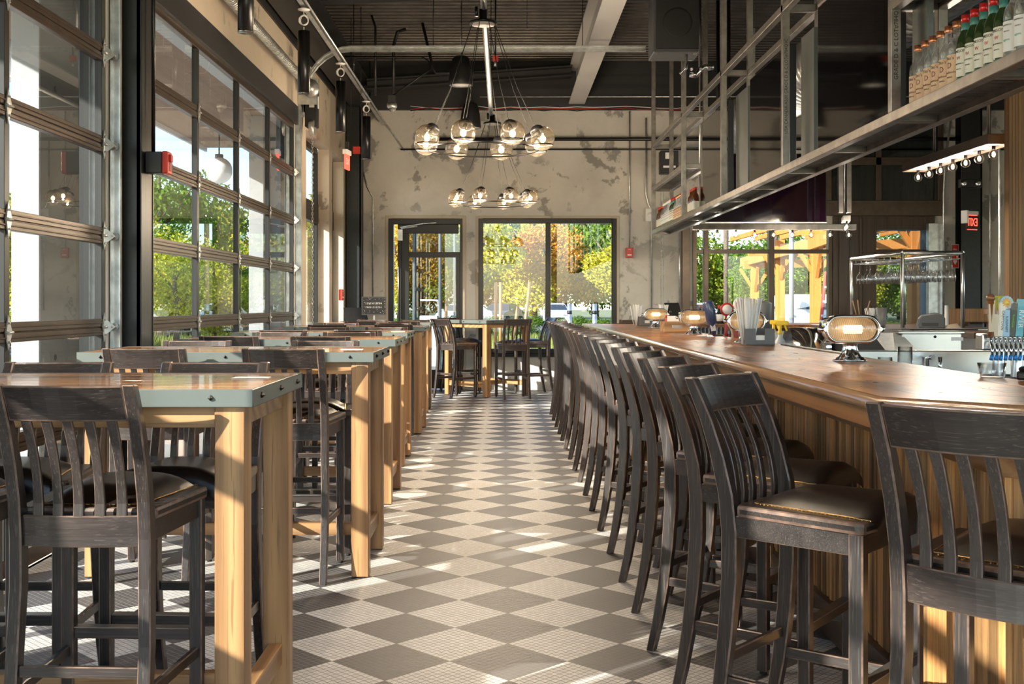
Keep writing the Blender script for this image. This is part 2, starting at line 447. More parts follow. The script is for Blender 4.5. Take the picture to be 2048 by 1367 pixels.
# ribbed roof deck
b = MB()
y = BY
prof = []
while y < EW:
    for dy, dz in ((0,0),(.02,-.045),(.10,-.045),(.12,0),(.16,0),(.18,-.045),(.26,-.045),(.28,0)):
        prof.append((y+dy, 4.99+dz))
    y += .32
v = []; f = []
for yy, zz in prof: v += [(WX-.26, yy, zz), (RX+.3, yy, zz)]
for i in range(len(prof)-1): f.append((2*i, 2*i+1, 2*i+3, 2*i+2))
b.add(v, f); b.box(WX-.26, RX+.3, BY, EW+.3, 5.02, 5.12)
struct(b.build('ceiling', M['deck']))
# dark header angles above the garage doors and steel columns
for i, (d, nm) in enumerate(((D1, 'trim_1'), (D2, 'trim_2'))):
    struct(MB().box(WX-.01, WX+.035, d[0]-.05, d[1]+.08, 3.30, 3.50).box(WX-.05, WX-.01, d[0]-.02, d[1]+.02, 3.28, 3.36).build(nm, M['black']))
def hcol(name, x0, x1, y0, y1, z1, label, mat='charcoal'):
    t = MB(); w = .014
    t.box(x0, x1, y0, y0+w, 0, z1).box(x0, x1, y1-w, y1, 0, z1).box(x1-.03, x1-.005, y0, y1, 0, z1)
    return struct(t.build(name, M[mat], bevel=.002))
hcol('column_1', WX, -2.165, 6.80, 7.04, 4.98, '')
hcol('column_2', -2.31, -2.09, 16.72, 16.96, 4.3, '')
struct(MB().box(WX, -2.17, 16.98, EW, 0, 4.2).build('trim_3', M['blackpaint'], bevel=.004))
hcol('column_3', PX(1920, 17), PX(1962, 17), 16.95, 17.18, 4.9, '')

# ---------------------------------------------------------------- sectional garage doors (setting)
def hinge_mesh(end=False):
    b = MB()
    b.add([(0,0,-.085),(0,-.012,-.05),(0,-.032,0),(0,-.012,.05),(0,0,.085),(0,.012,.05),(0,.032,0),(0,.012,-.05),
           (.006,0,-.085),(.006,-.012,-.05),(.010,-.032,0),(.006,-.012,.05),(.006,0,.085),(.006,.012,.05),(.010,.032,0),(.006,.012,-.05)],
          [(8,9,10,11,12,13,14,15)]+[(i,(i+1)%8,8+(i+1)%8,8+i) for i in range(8)]+[(7,6,5,4,3,2,1,0)])
    b.tube([(.012,-.03,0),(.012,.03,0)], .008, 8)
    b.lathe([(.006,0),(.006,.006),(.001,.008)], 6, Matrix.Translation((.008,0,.045)) @ Matrix.Rotation(PI/2,4,'Y'))
    b.lathe([(.006,0),(.006,.006),(.001,.008)], 6, Matrix.Translation((.008,0,-.045)) @ Matrix.Rotation(PI/2,4,'Y'))
    if end:
        b.add([(.004,0,-.05),(.05,.05,0),(.004,0,.05),(.004,.012,-.05),(.05,.062,0),(.004,.012,.05)], [(0,1,2),(5,4,3),(0,3,4,1),(1,4,5,2),(2,5,3,0)])
        b.tube([(.035,.03,0),(.035,.13,0)], .007, 8)
        b.tube([(.035,.09,0),(.035,.112,0)], .022, 12)
    return b.mesh('hinge')
HM, HE = hinge_mesh(), hinge_mesh(True)
ZR = [.05+.0, .632, 1.164, 1.696, 2.228, 2.76, 3.292]
def garage_door(name, y0, y1, n=4, full=True):
    t = thing(name, None, None, (WX, y0, 0)); struct(t); del_keys(t)
    L = y1-y0
    b = MB()
    for k, z in enumerate(ZR):
        if k == 0: b.box(-.045, 0, 0, L, .015, .10)
        elif k == 6: b.box(-.045, 0, 0, L, z-.045, z+.045)
        else:
            b.box(-.045, 0, 0, L, z-.048, z-.003); b.box(-.045, 0, 0, L, z+.003, z+.048); b.box(-.04, -.008, .004, L-.004, z-.004, z+.004)
            b.box(0, .006, 0, L, z-.030, z-.022); b.box(0, .006, 0, L, z+.022, z+.030)
    b.build('section_rail', M['bronze'], t, bevel=.0025)
    ys = [L*i/n for i in range(n+1)]
    sb = MB()
    for i, y in enumerate(ys):
        a, c = (y-.028, y+.028)
        if i == 0: a, c = 0, .06
        if i == n: a, c = L-.06, L
        for k in range(6): sb.box(-.044, -.001, a, c, ZR[k]+.047, ZR[k+1]-.047)
    sb.build('stile', M['bronze2'], t, bevel=.002)
    gb = MB()
    for i in range(n):
        for k in range(6):
            a = ys[i]+(.055 if i == 0 else .026); c = ys[i+1]-(.055 if i == n-1 else .026)
            gb.add([(-.022, a, ZR[k]+.045), (-.022, c, ZR[k]+.045), (-.022, c, ZR[k+1]-.045), (-.022, a, ZR[k+1]-.045)], [(0,1,2,3)])
    gb.build('pane', M['glass'], t)
    if full:
        for i, y in enumerate(ys):
            for k in range(1, 6):
                e = i == n
                if i == 0: continue
                h = bpy.data.objects.new('hinge', HE if e else HM); COL.objects.link(h); h.parent = t
                h.location = (.002, y-(.035 if e else 0), ZR[k])
        for y in ((L+.075,)):
            tr = MB(); tr.box(.01, .07, y, y+.004, 0, 3.5).box(.01, .014, y-.03, y, 0, 3.5).box(.066, .07, y-.03, y, 0, 3.5).box(-.0, .012, y+.004, y+.07, 0, 3.45)
            tr.build('track', M['galv'], t)
            st = MB().box(.0, .004, y-.06, y-.035, .0, 3.36).build('weather_strip', M['white'], t)
    return t
def del_keys(t):
    for k in ('label', 'category', 'group'):
        if k in t: del t[k]
for i in D1, D2: pass
HM.materials.append(M['galv']); HE.materials.append(M['galv'])
garage_door('door_1', *D1)
garage_door('door_2', *D2)
garage_door('door_3', -4.9, .38, 4, False)

b = MB()
for y0, y1 in (D1, D2):
    b.box(WX-.15, WX-.046, y1-.012, y1, 0, 3.36).box(WX-.15, WX-.046, y0, y0+.012, 0, 3.36).box(WX-.15, WX-.046, y0, y1, 3.348, 3.36)
struct(b.build('trim_8', M['bronze2'], bevel=.002))
# fixed windows in the left wall recesses
def side_window(name, y0, y1):
    t = thing(name, None, None, (WX-.15, y0, 0)); struct(t); L = y1-y0; z0, z1 = .25, 3.36
    f = MB()
    f.box(-.06, 0, 0, .07, z0, z1).box(-.06, 0, L-.07, L, z0, z1).box(-.06, 0, .07, L-.07, z0, z0+.08).box(-.06, 0, .07, L-.07, z1-.08, z1)
    f.box(-.06, .02, .07, L-.07, 2.36, 2.62)
    f.box(-.05, -.01, L*.5-.02, L*.5+.02, z0+.08, z1-.08)
    f.build('frame', M['bronze2'], t, bevel=.004)
    g = MB().add([(-.03,.06,z0),(-.03,L-.06,z0),(-.03,L-.06,z1),(-.03,.06,z1)], [(0,1,2,3)])
    g.build('pane', M['glass'], t)
    return t
side_window('window_1', 13.42, 15.2); side_window('window_2', 15.48, 16.56)

# end wall openings
def end_window(name, x0, x1, z0, z1, mull=(), rail=None, w=.06, mat='bronze2', fr=True):
    t = thing(name, None, None, (0, EW, 0)); struct(t)
    f = MB()
    f.box(x0, x0+w, -.02, .10, z0, z1).box(x1-w, x1, -.02, .10, z0, z1).box(x0+w, x1-w, -.02, .10, z1-w, z1).box(x0+w, x1-w, -.02, .10, z0, z0+w)
    for m_, mw in mull: f.box(m_-mw/2, m_+mw/2, -.03, .10, z0+w, z1-w)
    f.build('frame', M[mat], t, bevel=.004)
    if rail:
        r = MB()
        for a, c, z, h in rail: r.box(a, c, .0, .09, z-h/2, z+h/2)
        r.build('transom_bar', M[mat], t, bevel=.003)
    MB().add([(x0+w/2,.05,z0),(x1-w/2,.05,z0),(x1-w/2,.05,z1),(x0+w/2,.05,z1)], [(0,1,2,3)]).build('pane', M['glass'], t)
    return t
end_window('window_3', -.378, 1.71, .55, 2.585, [(.675, .075)], None, .07)
end_window('window_4', 2.86, 4.97, .95, 2.50, [(3.06, .07), (4.05, .08)], [(2.92, 4.91, 2.09, .06)], .06, 'bronze')
# plain reveal trim round the two central openings
struct(MB().box(-1.79, -1.74, EW-.012, EW, 0, 2.63).box(-.62, -.57, EW-.012, EW, 0, 2.63).box(-1.74, -.62, EW-.012, EW, 2.585, 2.63).build('trim_4', M['plaster2'], bevel=.004))
struct(MB().box(-.42, -.378, EW-.012, EW, .55, 2.625).box(1.71, 1.752, EW-.012, EW, .55, 2.625).box(-.378, 1.71, EW-.012, EW, 2.585, 2.625).build('trim_5', M['plaster2'], bevel=.004))
struct(MB().box(-.42, 1.75, EW-.05, EW+.05, .50, .55).build('windowsill', M['bronze2'], bevel=.004))
# glazed vestibule door with closer
t = thing('door_4', None, None, (0, EW, 0)); struct(t)
f = MB()
f.box(-1.74, -1.66, -.02, .12, 0, 2.585).box(-.66, -.62, -.02, .12, 0, 2.585).box(-1.66, -.66, -.02, .12, 2.50, 2.585)
f.box(-1.60, -1.545, .0, .05, 0, 2.50).box(-1.545, -1.43, .02, .06, 0, 2.5)
f.box(-1.545, -.68, .0, .05, 2.36, 2.5)
f.build('door_frame', M['bronze2'], t, bevel=.004)
f = MB().box(-1.43, -.66, .0, .06, 2.0, 2.08).box(-1.43, -.66, .0, .06, .02, .30).box(-.72, -.66, .0, .06, .3, 2.0)
f.build('door_rail', M['bronze2'], t, bevel=.004)
MB().box(-1.43, -.66, .03, .036, .3, 2.45).build('pane', M['glass'], t)
MB().tube([(-1.585,-.02,.95),(-1.585,-.05,.95),(-1.585,-.05,2.2),(-1.585,-.02,2.2)], .012, 8).build('pull_handle', M['brushed'], t)
c = MB().box(-1.60, -1.52, -.05, -.01, 2.25, 2.42); c.beam((-1.56,-.06,2.45),(-1.2,-.14,2.50),.03,.015); c.beam((-1.2,-.14,2.50),(-1.02,-.03,2.52),.03,.015); c.tube([(-1.55,-.04,2.44),(-1.30,-.04,2.47)], .022, 10)
c.build('door_closer', M['galv'], t, bevel=.002)
# service door wall on the bar side: timber-framed door and glazed transoms
t = thing('door_5', None, None, (0, EW, 0)); struct(t)
f = MB()
f.box(4.97, 5.62, -.06, 0, 0, 2.62).box(6.41, 6.50, -.06, 0, 0, 2.62).box(5.62, 6.41, -.06, 0, 2.42, 2.62)
f.box(5.05, 5.2, -.10, -.06, 0, 2.6).box(5.36, 5.40, -.09, -.06, 0, 2.6).box(5.62, 6.41, -.04, .02, 2.06, 2.12)
f.build('door_frame', M['darkwood'], t, bevel=.006)
MB().box(5.62, 6.41, .03, .036, .02, 2.42).build('pane', M['glass'], t)
t = thing('window_5', None, None, (0, EW, 0)); struct(t)
f = MB()
z0, z1 = PZ(402, EW), PZ(300, EW)
f.box(4.8, 6.62, -.12, -.06, 2.62, z0).box(4.8, 6.62, -.12, -.06, PZ(332, EW), PZ(316, EW))
for px in (1648, 1747, 1870): f.box(PX(px, EW), PX(px+11, EW), -.12, -.06, z0, PZ(200, EW))
f.box(4.8, 6.62, -.12, -.06, PZ(215, EW), PZ(200, EW))
f.build('frame', M['bronze'], t, bevel=.004)
MB().box(4.85, 6.6, -.10, -.094, z0, PZ(200, EW)).build('pane', M['glass'], t)
MB().box(4.85, 6.6, -.05, -.03, z0, PZ(200, EW)).build('timber_panel', wood('weathered_panel', (.30,.26,.20), (.62,.56,.46), 'Z', .7, 0, .5), t)
# bar-side door track and door-edge strips
b = MB().box(PX(1857, 17), PX(1884, 17), 16.98, 17.1, 0, 2.5).build('trim_6', M['galv'], bevel=.003); struct(b)
struct(MB().box(PX(1366, 17), PX(1381, 17), 17.05, EW, 0, 2.62).build('trim_7', M['bronze'], bevel=.003))

# ---------------------------------------------------------------- roof steel
def ibeam(name, p0, p1, w, h, mat='blackpaint', low=None):
    p0, p1 = Vector(p0), Vector(p1)
    b = MB()
    b.beam(p0+Vector((0,0,h/2-.012)), p1+Vector((0,0,h/2-.012)), w, .022)
    b.beam(p0-Vector((0,0,h/2-.012)), p1-Vector((0,0,h/2-.012)), w, .022)
    b.beam(p0, p1, .016, h-.04)
    return struct(b.build(name, M[mat]))
ibeam('roof_beam_1', (1.10, BY, 4.56), (1.10, EW-.03, 4.56), .24, .52, 'greybeam')
ibeam('roof_beam_2', (-2.12, BY, 4.40), (-2.12, EW-.03, 4.40), .26, .42)
ibeam('roof_beam_3', (-2.0, 12.5, 4.71), (1.0, 12.5, 4.86), .2, .22)
ibeam('roof_beam_4', (-2.0, 16.7, 4.50), (1.0, 16.7, 4.70), .2, .16)
ibeam('roof_beam_5', (1.25, 12.5, 4.80), (9.4, 12.5, 4.80), .2, .3)
ibeam('roof_beam_6', (1.25, 9.2, 4.80), (9.4, 9.2, 4.80), .2, .3)
ibeam('roof_beam_7', (4.6, BY, 4.60), (4.6, EW-.03, 4.60), .22, .46)
struct(MB().box(-2.0, RX, EW-.10, EW-.03, 4.22, 4.95).build('roof_beam_8', M['blackpaint']))
# ---------------------------------------------------------------- counter-height slat-back chair
RLZ = [0,.12,.25,.40,.55,.68,.78,.88,.98,1.06,1.095]
RLY = [-.262,-.232,-.208,-.190,-.180,-.180,-.190,-.215,-.250,-.288,-.305]
RLD = [.030,.036,.041,.045,.047,.047,.045,.042,.038,.034,.030]
def yprof(z):
    for i in range(len(RLZ)-1):
        if RLZ[i] <= z <= RLZ[i+1]:
            t = (z-RLZ[i])/(RLZ[i+1]-RLZ[i]); return RLY[i]*(1-t)+RLY[i+1]*t
    return RLY[-1]
def rear_leg(sx):
    b = MB(); v = []; n = len(RLZ); w = .017
    for z, y, d in zip(RLZ, RLY, RLD):
        c = sx*(.173 + .004*(z < .5))
        for a, e in ((-1,-1),(1,-1),(1,1),(-1,1)): v.append((c+a*w, y+e*d/2, z))
    f = [(3,2,1,0), tuple(4*(n-1)+k for k in range(4))]
    for i in range(n-1):
        for k in range(4):
            k2 = (k+1) % 4; f.append((4*i+k, 4*i+k2, 4*i+4+k2, 4*i+4+k))
    b.add(v, f); return b
def curved_board(z0, z1, th, bow, hw=.157, n=8, m=3):
    b = MB(); v = []; f = []
    for j in range(m+1):
        z = z0+(z1-z0)*j/m
        for i in range(n+1):
            x = -hw+2*hw*i/n; yb = yprof(z)-bow*(1-(x/hw)**2)
            v += [(x, yb-th/2, z), (x, yb+th/2, z)]
    W = 2*(n+1)
    for j in range(m):
        for i in range(n):
            a = j*W+2*i
            f += [(a, a+2, a+2+W, a+W), (a+1, a+1+W, a+3+W, a+3)]
        f += [(j*W, j*W+W, j*W+W+1, j*W+1), (j*W+2*n, j*W+2*n+1, j*W+W+2*n+1, j*W+W+2*n)]
    for i in range(n):
        f += [(2*i, 2*i+1, 2*i+3, 2*i+2), (m*W+2*i, m*W+2*i+2, m*W+2*i+3, m*W+2*i+1)]
    b.add(v, f); return b
def slat(x):
    b = MB(); v = []; f = []; n = 7; w = .0135; th = .006
    for j in range(n+1):
        z = .735+(1.005-.735)*j/n; bow = .020*(1-(x/.157)**2)
        y = yprof(z)-bow+.012*math.sin(PI*j/n)
        ww = w*(.86+.14*math.cos(PI*j/n)**2)
        v += [(x-ww, y-th, z), (x+ww, y-th, z), (x+ww, y+th, z), (x-ww, y+th, z)]
    for j in range(n):
        for k in range(4): f.append((4*j+k, 4*j+(k+1)%4, 4*j+4+(k+1)%4, 4*j+4+k))
    f += [(3,2,1,0), tuple(4*n+k for k in range(4))]
    b.add(v, f); return b
def seat_mb():
    poly = [(-.155,-.165),(-.19,-.155),(-.205,.0),(-.222,.19),(-.215,.212),(-.10,.224),(.10,.224),(.215,.212),(.222,.19),(.205,0),(.19,-.155),(.155,-.165)]
    return MB().prism(poly, .724, .756)
def pad_mb():
    b = MB(); v = []; f = []; nu, nv = 16, 16
    for j in range(nv+1):
        t = j/nv
        for i in range(nu+1):
            u = -1+2*i/nu
            hw = .128+.052*min(t/.9, 1)
            if t < .86: y = -.125+(.222+.125)*t/.86; drop = 0
            else:
                a = (t-.86)/.14*PI/2; y = .222+.016*math.sin(a); drop = .052*(1-math.cos(a))+.008*(a > 0)
            h = .040*(1-abs(u)**3.2)*(min(1, t/.22)**.6)
            v.append((u*hw*(1+.02*math.sin(PI*t)), y, .757+h*(1 if drop == 0 else .9)-drop+.002))
    W = nu+1
    for j in range(nv):
        for i in range(nu): f.append((j*W+i, j*W+i+1, (j+1)*W+i+1, (j+1)*W+i))
    b.add(v, f, True); return b
def nails_mb():
    b = MB(); pts = []
    for i in range(30):
        t = i/29; hw = .133+.048*t
        y = -.122+.338*t; pts += [(hw, y), (-hw, y)]
    for i in range(19): pts.append((-.126+.252*i/18, -.130))
    for x, y in pts:
        r = .0052
        b.add([(x-r,y,.7565),(x,y-r,.7565),(x+r,y,.7565),(x,y+r,.7565),(x,y,.7565+r*.9)], [(0,1,4),(1,2,4),(2,3,4),(3,0,4)], True)
    b.tube([(s_*(.133+.048*t), -.122+.338*t, .758) for s_, t in [(-1, 1-k/6) for k in range(7)]+[(1, k/6) for k in range(7)]], .003, 5)
    return b
def make_chair(label, loc, rz, group):
    t = thing('counter_chair', label, 'chair', loc, rz, group)
    for s in (-1, 1):
        rear_leg(s).build('leg', M['chairZ'], t, bevel=.004)
    for s in (-1, 1):
        MB().box(s*.193-.019, s*.193+.019, .168, .206, .012, .726).build('leg', M['chairZ'], t, bevel=.004)
    MB().lathe([(.013,0),(.013,.014)], 10, Matrix.Translation((.193,.187,0))).lathe([(.013,0),(.013,.014)], 10, Matrix.Translation((-.193,.187,0))).lathe([(.012,0),(.012,.01)], 10, Matrix.Translation((.177,-.262,0))).lathe([(.012,0),(.012,.01)], 10, Matrix.Translation((-.177,-.262,0))).build('foot_glide', M['rubber'], t)
    curved_board(.998, 1.092, .022, .022).build('top_rail', M['chairX'], t, bevel=.005, seg=2)
    curved_board(.658, .742, .022, .016).build('lower_rail', M['chairX'], t, bevel=.003)
    for x in (-.112, -.056, 0, .056, .112): slat(x).build('slat', M['chairZ'], t, bevel=.002)
    seat_mb().build('seat', M['chairX'], t, bevel=.010, seg=2)
    p = pad_mb().build('seat_pad', M['leather'], t)
    nails_mb().build('nailhead_trim', M['nail'], p)
    a = MB().box(-.175, .175, .178, .198, .668, .726)
    for s in (-1, 1): a.beam((s*.175, -.16, .697), (s*.193, .17, .697), .02, .058)
    a.build('apron', M['chairX'], t, bevel=.002)
    MB().box(-.175, .175, .176, .198, .305, .338).build('stretcher', M['chairX'], t, bevel=.003)
    MB().box(-.172, .172, .170, .204, .3385, .3415).build('foot_plate', M['rawsteel'], t)
    MB().box(-.160, .160, -.210, -.192, .315, .345).build('stretcher', M['chairX'], t, bevel=.003)
    for s in (-1, 1):
        MB().beam((s*.176, -.20, .27), (s*.193, .17, .27), .018, .032).build('stretcher', M['chairY'], t, bevel=.003)
    return t
tn = ['closest to the camera', 'second from the camera', 'third from the camera', 'fourth from the camera', 'fifth from the camera', 'sixth from the camera']
tabs = [(3.03, -.668, -2.07), (5.36, -.612, -1.98), (7.32, -.695, -2.10), (9.05, -.765, -2.16), (11.32, -.79, -2.18), (13.58, -.875, -2.25)]
TD = .75
near = [[-1.11, -1.66], [-1.013, -1.67], [-1.17, -1.73], [-1.13, -1.73], [-1.08, -1.75], [-1.19, -1.68]]
back = [[-1.03, -1.567], [-.997, -1.70], [-1.11, -1.63], [-1.05, -1.55], [-1.19, -1.74], [-1.12, -1.70]]
CH = None
TW = ['first', 'second', 'third', 'fourth', 'fifth', 'sixth']
def chair_at(x, y, rz, label, group):
    global CH
    if CH is None: CH = make_chair(label, (x, y, 0), rz, group); return CH
    return dup(CH, (x, y, 0), rz, label, group)
near_y = [3.205, 5.50, 7.36, 9.10, 11.36, 13.66]
for i, (ty, xr, xl) in enumerate(tabs):
    for k, x in enumerate(near[i]):
        side = 'aisle end' if k == 0 else 'window end'
        chair_at(x, ty+.17+(.02 if k else 0), .04*((i+k) % 3-1), f'dark slat-back chair on camera side of the {TW[i]} high table, {side}', 'dark chairs at the high tables')
    for k, x in enumerate(back[i]):
        side = 'aisle end' if k == 0 else 'window end'
        chair_at(x, ty+TD-.07+(.03 if i % 2 else 0), PI+.05*((i+k) % 3-1), f'dark slat-back chair behind the {TW[i]} high table, {side}', 'dark chairs at the high tables')
# bar stools in a row, turned towards the camera
feet = [3.15, 3.70, 4.27, 4.79, 5.32, 5.93, 6.53, 7.15, 7.72, 8.29, 8.88, 9.51, 10.2, 10.8, 11.37, 12.0, 12.7, 13.35]
ang = [40, 36, 35, 31, 34, 33, 36, 37, 34, 33, 36, 34, 35, 36, 33, 35, 34, 36]
for i, (y, a) in enumerate(zip(feet, ang)):
    a = math.radians(a)
    fx, fy = math.cos(a), -math.sin(a)          # facing direction
    rx, ry = math.sin(a), math.cos(a)           # along the back, away from the camera
    px, py_ = .555, y
    cx = px + fx*.262 + rx*.177; cy = py_ + fy*.262 + ry*.177
    chair_at(cx, cy, math.atan2(fy, fx)-PI/2, f'dark slat-back bar stool, {ORD[i]} from the camera in the bar row', 'dark bar stools along the bar')
chair_at(1.115, 2.475, -PI/4-.0, 'dark slat-back stool at the angled bar corner, nearer the camera than the row', 'dark bar stools along the bar')
# far group round the square table
for x, y, rz, lb in ((-.66, 15.84, -PI/4, 'dark chair with its back to the tables, seated at the far square table'),
                     (.13, 15.74, .22, 'dark chair at the far square table, beside the near oak leg'),
                     (.42, 16.50, 1.9, 'dark chair at the far square table, closest to the bar stools'),
                     (-.62, 16.72, PI+.75, 'dark chair behind the far square table, on the door side')):
    chair_at(x, y, rz, lb, 'dark chairs at the far square table')
chair_at(1.62, 14.35, PI-.2, 'brown-backed stool standing beyond the far end of the bar', 'dark bar stools along the bar')
for x, lb in ((2.42, 'black chair back behind the bar corner, nearer the end window'), (2.78, 'black chair back behind the bar corner, nearer the napkin holder')):
    chair_at(x, 14.6, PI, lb, 'dark chairs behind the bar corner')

# ---------------------------------------------------------------- high tables
def make_table(L, D, label, loc, rz=0, group='oak high tables by the garage doors'):
    t = thing('high_table', label, 'table', loc, rz, group)
    b = MB(); n = 6
    for i in range(n): b.box(-L/2+.008, L/2-.008, -D/2+.008+(D-.016)*i/n+.0008, -D/2+.008+(D-.016)*(i+1)/n-.0008, 1.03, 1.070)
    b.build('plank_top', M['plankX'], t, bevel=.0015)
    e = MB(); w = .007
    e.box(-L/2, L/2, -D/2, -D/2+w, 1.024, 1.0715).box(-L/2, L/2, D/2-w, D/2, 1.024, 1.0715).box(-L/2, -L/2+w, -D/2+w, D/2-w, 1.024, 1.0715).box(L/2-w, L/2, -D/2+w, D/2-w, 1.024, 1.0715)
    eb = e.build('steel_band', M['steelpaint'], t, bevel=.0015)
    k = MB()
    def bolt(M_): k.lathe([(.008,0),(.008,.004),(.0005,.012)], 4, M_, smooth=False)
    for y in (-D*.36, 0, D*.36):
        for s in (-1, 1): bolt(Matrix.Translation((s*L/2, y, 1.049)) @ Matrix.Rotation(s*PI/2, 4, 'Y'))
    for x in (-L*.42, 0, L*.42) if L > 1 else (-L*.36, 0, L*.36):
        for s in (-1, 1): bolt(Matrix.Translation((x, s*D/2, 1.049)) @ Matrix.Rotation(-s*PI/2, 4, 'X'))
    k.build('square_bolt', M['blacksat'], eb)
    lx, ly = L/2-.068, D/2-.068
    for sx in (-1, 1):
        for sy in (-1, 1):
            MB().box(sx*lx-.041, sx*lx+.041, sy*ly-.041, sy*ly+.041, .006, 1.026).box(sx*lx-.02, sx*lx+.02, sy*ly-.02, sy*ly+.02, 0, .006).build('leg', M['oakZ'], t, bevel=.003)
    a = MB()
    for sy in (-1, 1): a.box(-lx+.041, lx-.041, sy*(ly+.012)-.012, sy*(ly+.012)+.012, .965, 1.026)
    for sx in (-1, 1): a.box(sx*(lx+.012)-.012, sx*(lx+.012)+.012, -ly+.041, ly-.041, .965, 1.026)
    a.build('apron', M['oakX'], t, bevel=.002)
    for sx in (-1, 1): MB().box(sx*lx-.022, sx*lx+.022, -ly+.041, ly-.041, .135, .205).build('stretcher', M['oakY'], t, bevel=.003)
    MB().box(-lx+.022, lx-.022, -.022, .022, .138, .200).build('stretcher', M['oakX'], t, bevel=.003)
    return t
L0 = 1.40
T0 = None
tl = ['wooden high table with steel edge band, closest to the camera', 'wooden high table with steel edge band, second in the window row', 'wooden high table with steel edge band, third in the window row',
      'wooden high table with steel edge band, fourth in the window row', 'wooden high table with steel edge band, fifth in the window row', 'wooden high table with steel edge band, last in the window row']
for i, (ty, xr, xl) in enumerate(tabs):
    loc = (xr-L0/2, ty+TD/2, 0)
    if T0 is None: T0 = make_table(L0, TD, tl[0], loc)
    else: dup(T0, loc, 0, tl[i])
make_table(.92, .92, 'square oak high table standing cornerwise before the end windows', (-.235, 16.32, 0), PI/4, 'square oak tables')
# menu cards on the tables
for i, (x, y) in enumerate(((-.78, 3.52), (-.76, 5.72), (-.87, 9.4))):
    o = MB().box(-.055, .055, -.03, .03, 0, .002).build('table_card', M['paper']); o.location = (x, y, 1.0705)
    tag(o, ['flat white card lying on the closest high table', 'flat white card lying on the second high table', 'flat white card lying on the fourth high table'][i], 'card', 'white cards on the tables')
# ---------------------------------------------------------------- the bar
YF = 13.30
outer = [(.92, YF), (.92, 2.80), (2.02, 1.70), (4.2, 1.70)]
inner = [(1.56, YF-.64), (1.56, 3.065), (2.285, 2.34), (4.2, 2.34)]
def offs(d):   # outline moved d metres inwards from the outer edge
    k = d*(math.sqrt(2)-1)
    return [(.92+d, YF-d), (.92+d, 2.80+k), (2.02+k, 1.70+d), (4.2, 1.70+d)]
bt = thing('bar_counter', 'long glossy plank bar top with a pale rounded edge, running beside the stools', 'bar top', (0,0,0))
b = MB()
n = 5
for i in range(n):
    a, c = .64*i/n+.0008+.012*(i == 0), .64*(i+1)/n-.0008
    o, q = offs(a), offs(c)
    for j in range(3):
        b.add([(*o[j],1.03),(*o[j+1],1.03),(*q[j+1],1.03),(*q[j],1.03),(*o[j],1.07),(*o[j+1],1.07),(*q[j+1],1.07),(*q[j],1.07)],
              [(0,1,2,3),(7,6,5,4),(0,4,5,1),(1,5,6,2),(2,6,7,3),(3,7,4,0)])
    b.box(.92+.64, 4.9, YF-c, YF-a, 1.03, 1.07)
b.build('plank_surface', M['bartop'], bt)
# rounded nosing swept along the edge
nos = MB(); prof = [(.014,1.071),(.004,1.069),(-.004,1.060),(-.006,1.048),(-.002,1.036),(.010,1.030),(.018,1.030)]
path = [(4.9, YF, 'e')] ; v = []; f = []
def at(d): 
    o = offs(d); return [(4.9, YF-d)] + o
rows = [at(d) for d, z in prof]
for (d, z), r in zip(prof, rows): v += [(x, y, z) for x, y in r]
m = len(rows[0])
for i in range(len(prof)-1):
    for j in range(m-1): f.append((i*m+j, i*m+j+1, (i+1)*m+j+1, (i+1)*m+j))
nos.add(v, f, True); nos.build('nosing', wood('pale_worn_nosing', (.20,.10,.045), (.36,.21,.11), 'Y', .20, 1.0, .8), bt)
def strip_ring(d0, d1, z0, z1, b):
    o, q = offs(d0), offs(d1)
    for j in range(3):
        b.add([(*o[j],z0),(*o[j+1],z0),(*q[j+1],z0),(*q[j],z0),(*o[j],z1),(*o[j+1],z1),(*q[j+1],z1),(*q[j],z1)],
              [(0,1,2,3),(7,6,5,4),(0,4,5,1),(1,5,6,2),(2,6,7,3),(3,7,4,0)])
    b.box(.92+d1, 4.9, YF-d1, YF-d0, z0, z1)
    return b
strip_ring(.012, .05, .985, 1.0295, MB()).build('fascia', M['barwood'], bt)
bb = thing('panelled_bar', 'bar front clad in thin vertical reclaimed wood strips with a dark kick board', 'bar', (0,0,0))
strip_ring(.40, .46, .02, 1.029, MB()).build('carcass', M['kick'], bb)
# vertical laths of uneven depth
lath = MB(); R = random.Random(3)
o = offs(.40)
segs = [((o[0][0], o[0][1]), (o[1][0], o[1][1])), ((o[1][0], o[1][1]), (o[2][0], o[2][1])), ((o[2][0], o[2][1]), (o[3][0], o[3][1]))]
for p, q in segs:
    p, q = Vector((*p, 0)), Vector((*q, 0)); d = q-p; L = d.length; d.normalize(); nrm = Vector((d.y, -d.x, 0))
    if nrm.dot(Vector((-1,-1,0))) < 0: nrm = -nrm
    s = 0
    while s < L:
        w = R.choice((.014,.018,.021,.024,.030)); w = min(w, L-s) or .01; t = R.uniform(.022, .036)
        a, c = p+d*(s+.0006), p+d*(s+w-.0006)
        lath.add([a+nrm*-.001, c+nrm*-.001, c+nrm*t, a+nrm*t, *[x+Vector((0,0,.73)) for x in (a+nrm*-.001, c+nrm*-.001, c+nrm*t, a+nrm*t)]],
                 [(0,1,2,3),(7,6,5,4),(0,4,5,1),(1,5,6,2),(2,6,7,3),(3,7,4,0)])
        s += w
me = lath.build('vertical_lath', M['strip'], bb, loc=(0,0,.125))
strip_ring(.355, .40, .853, .925, MB()).build('top_board', M['barwood'], bb, bevel=.002)
strip_ring(.34, .40, .0, .135, MB()).build('kick_board', M['kick'], bb, bevel=.004)

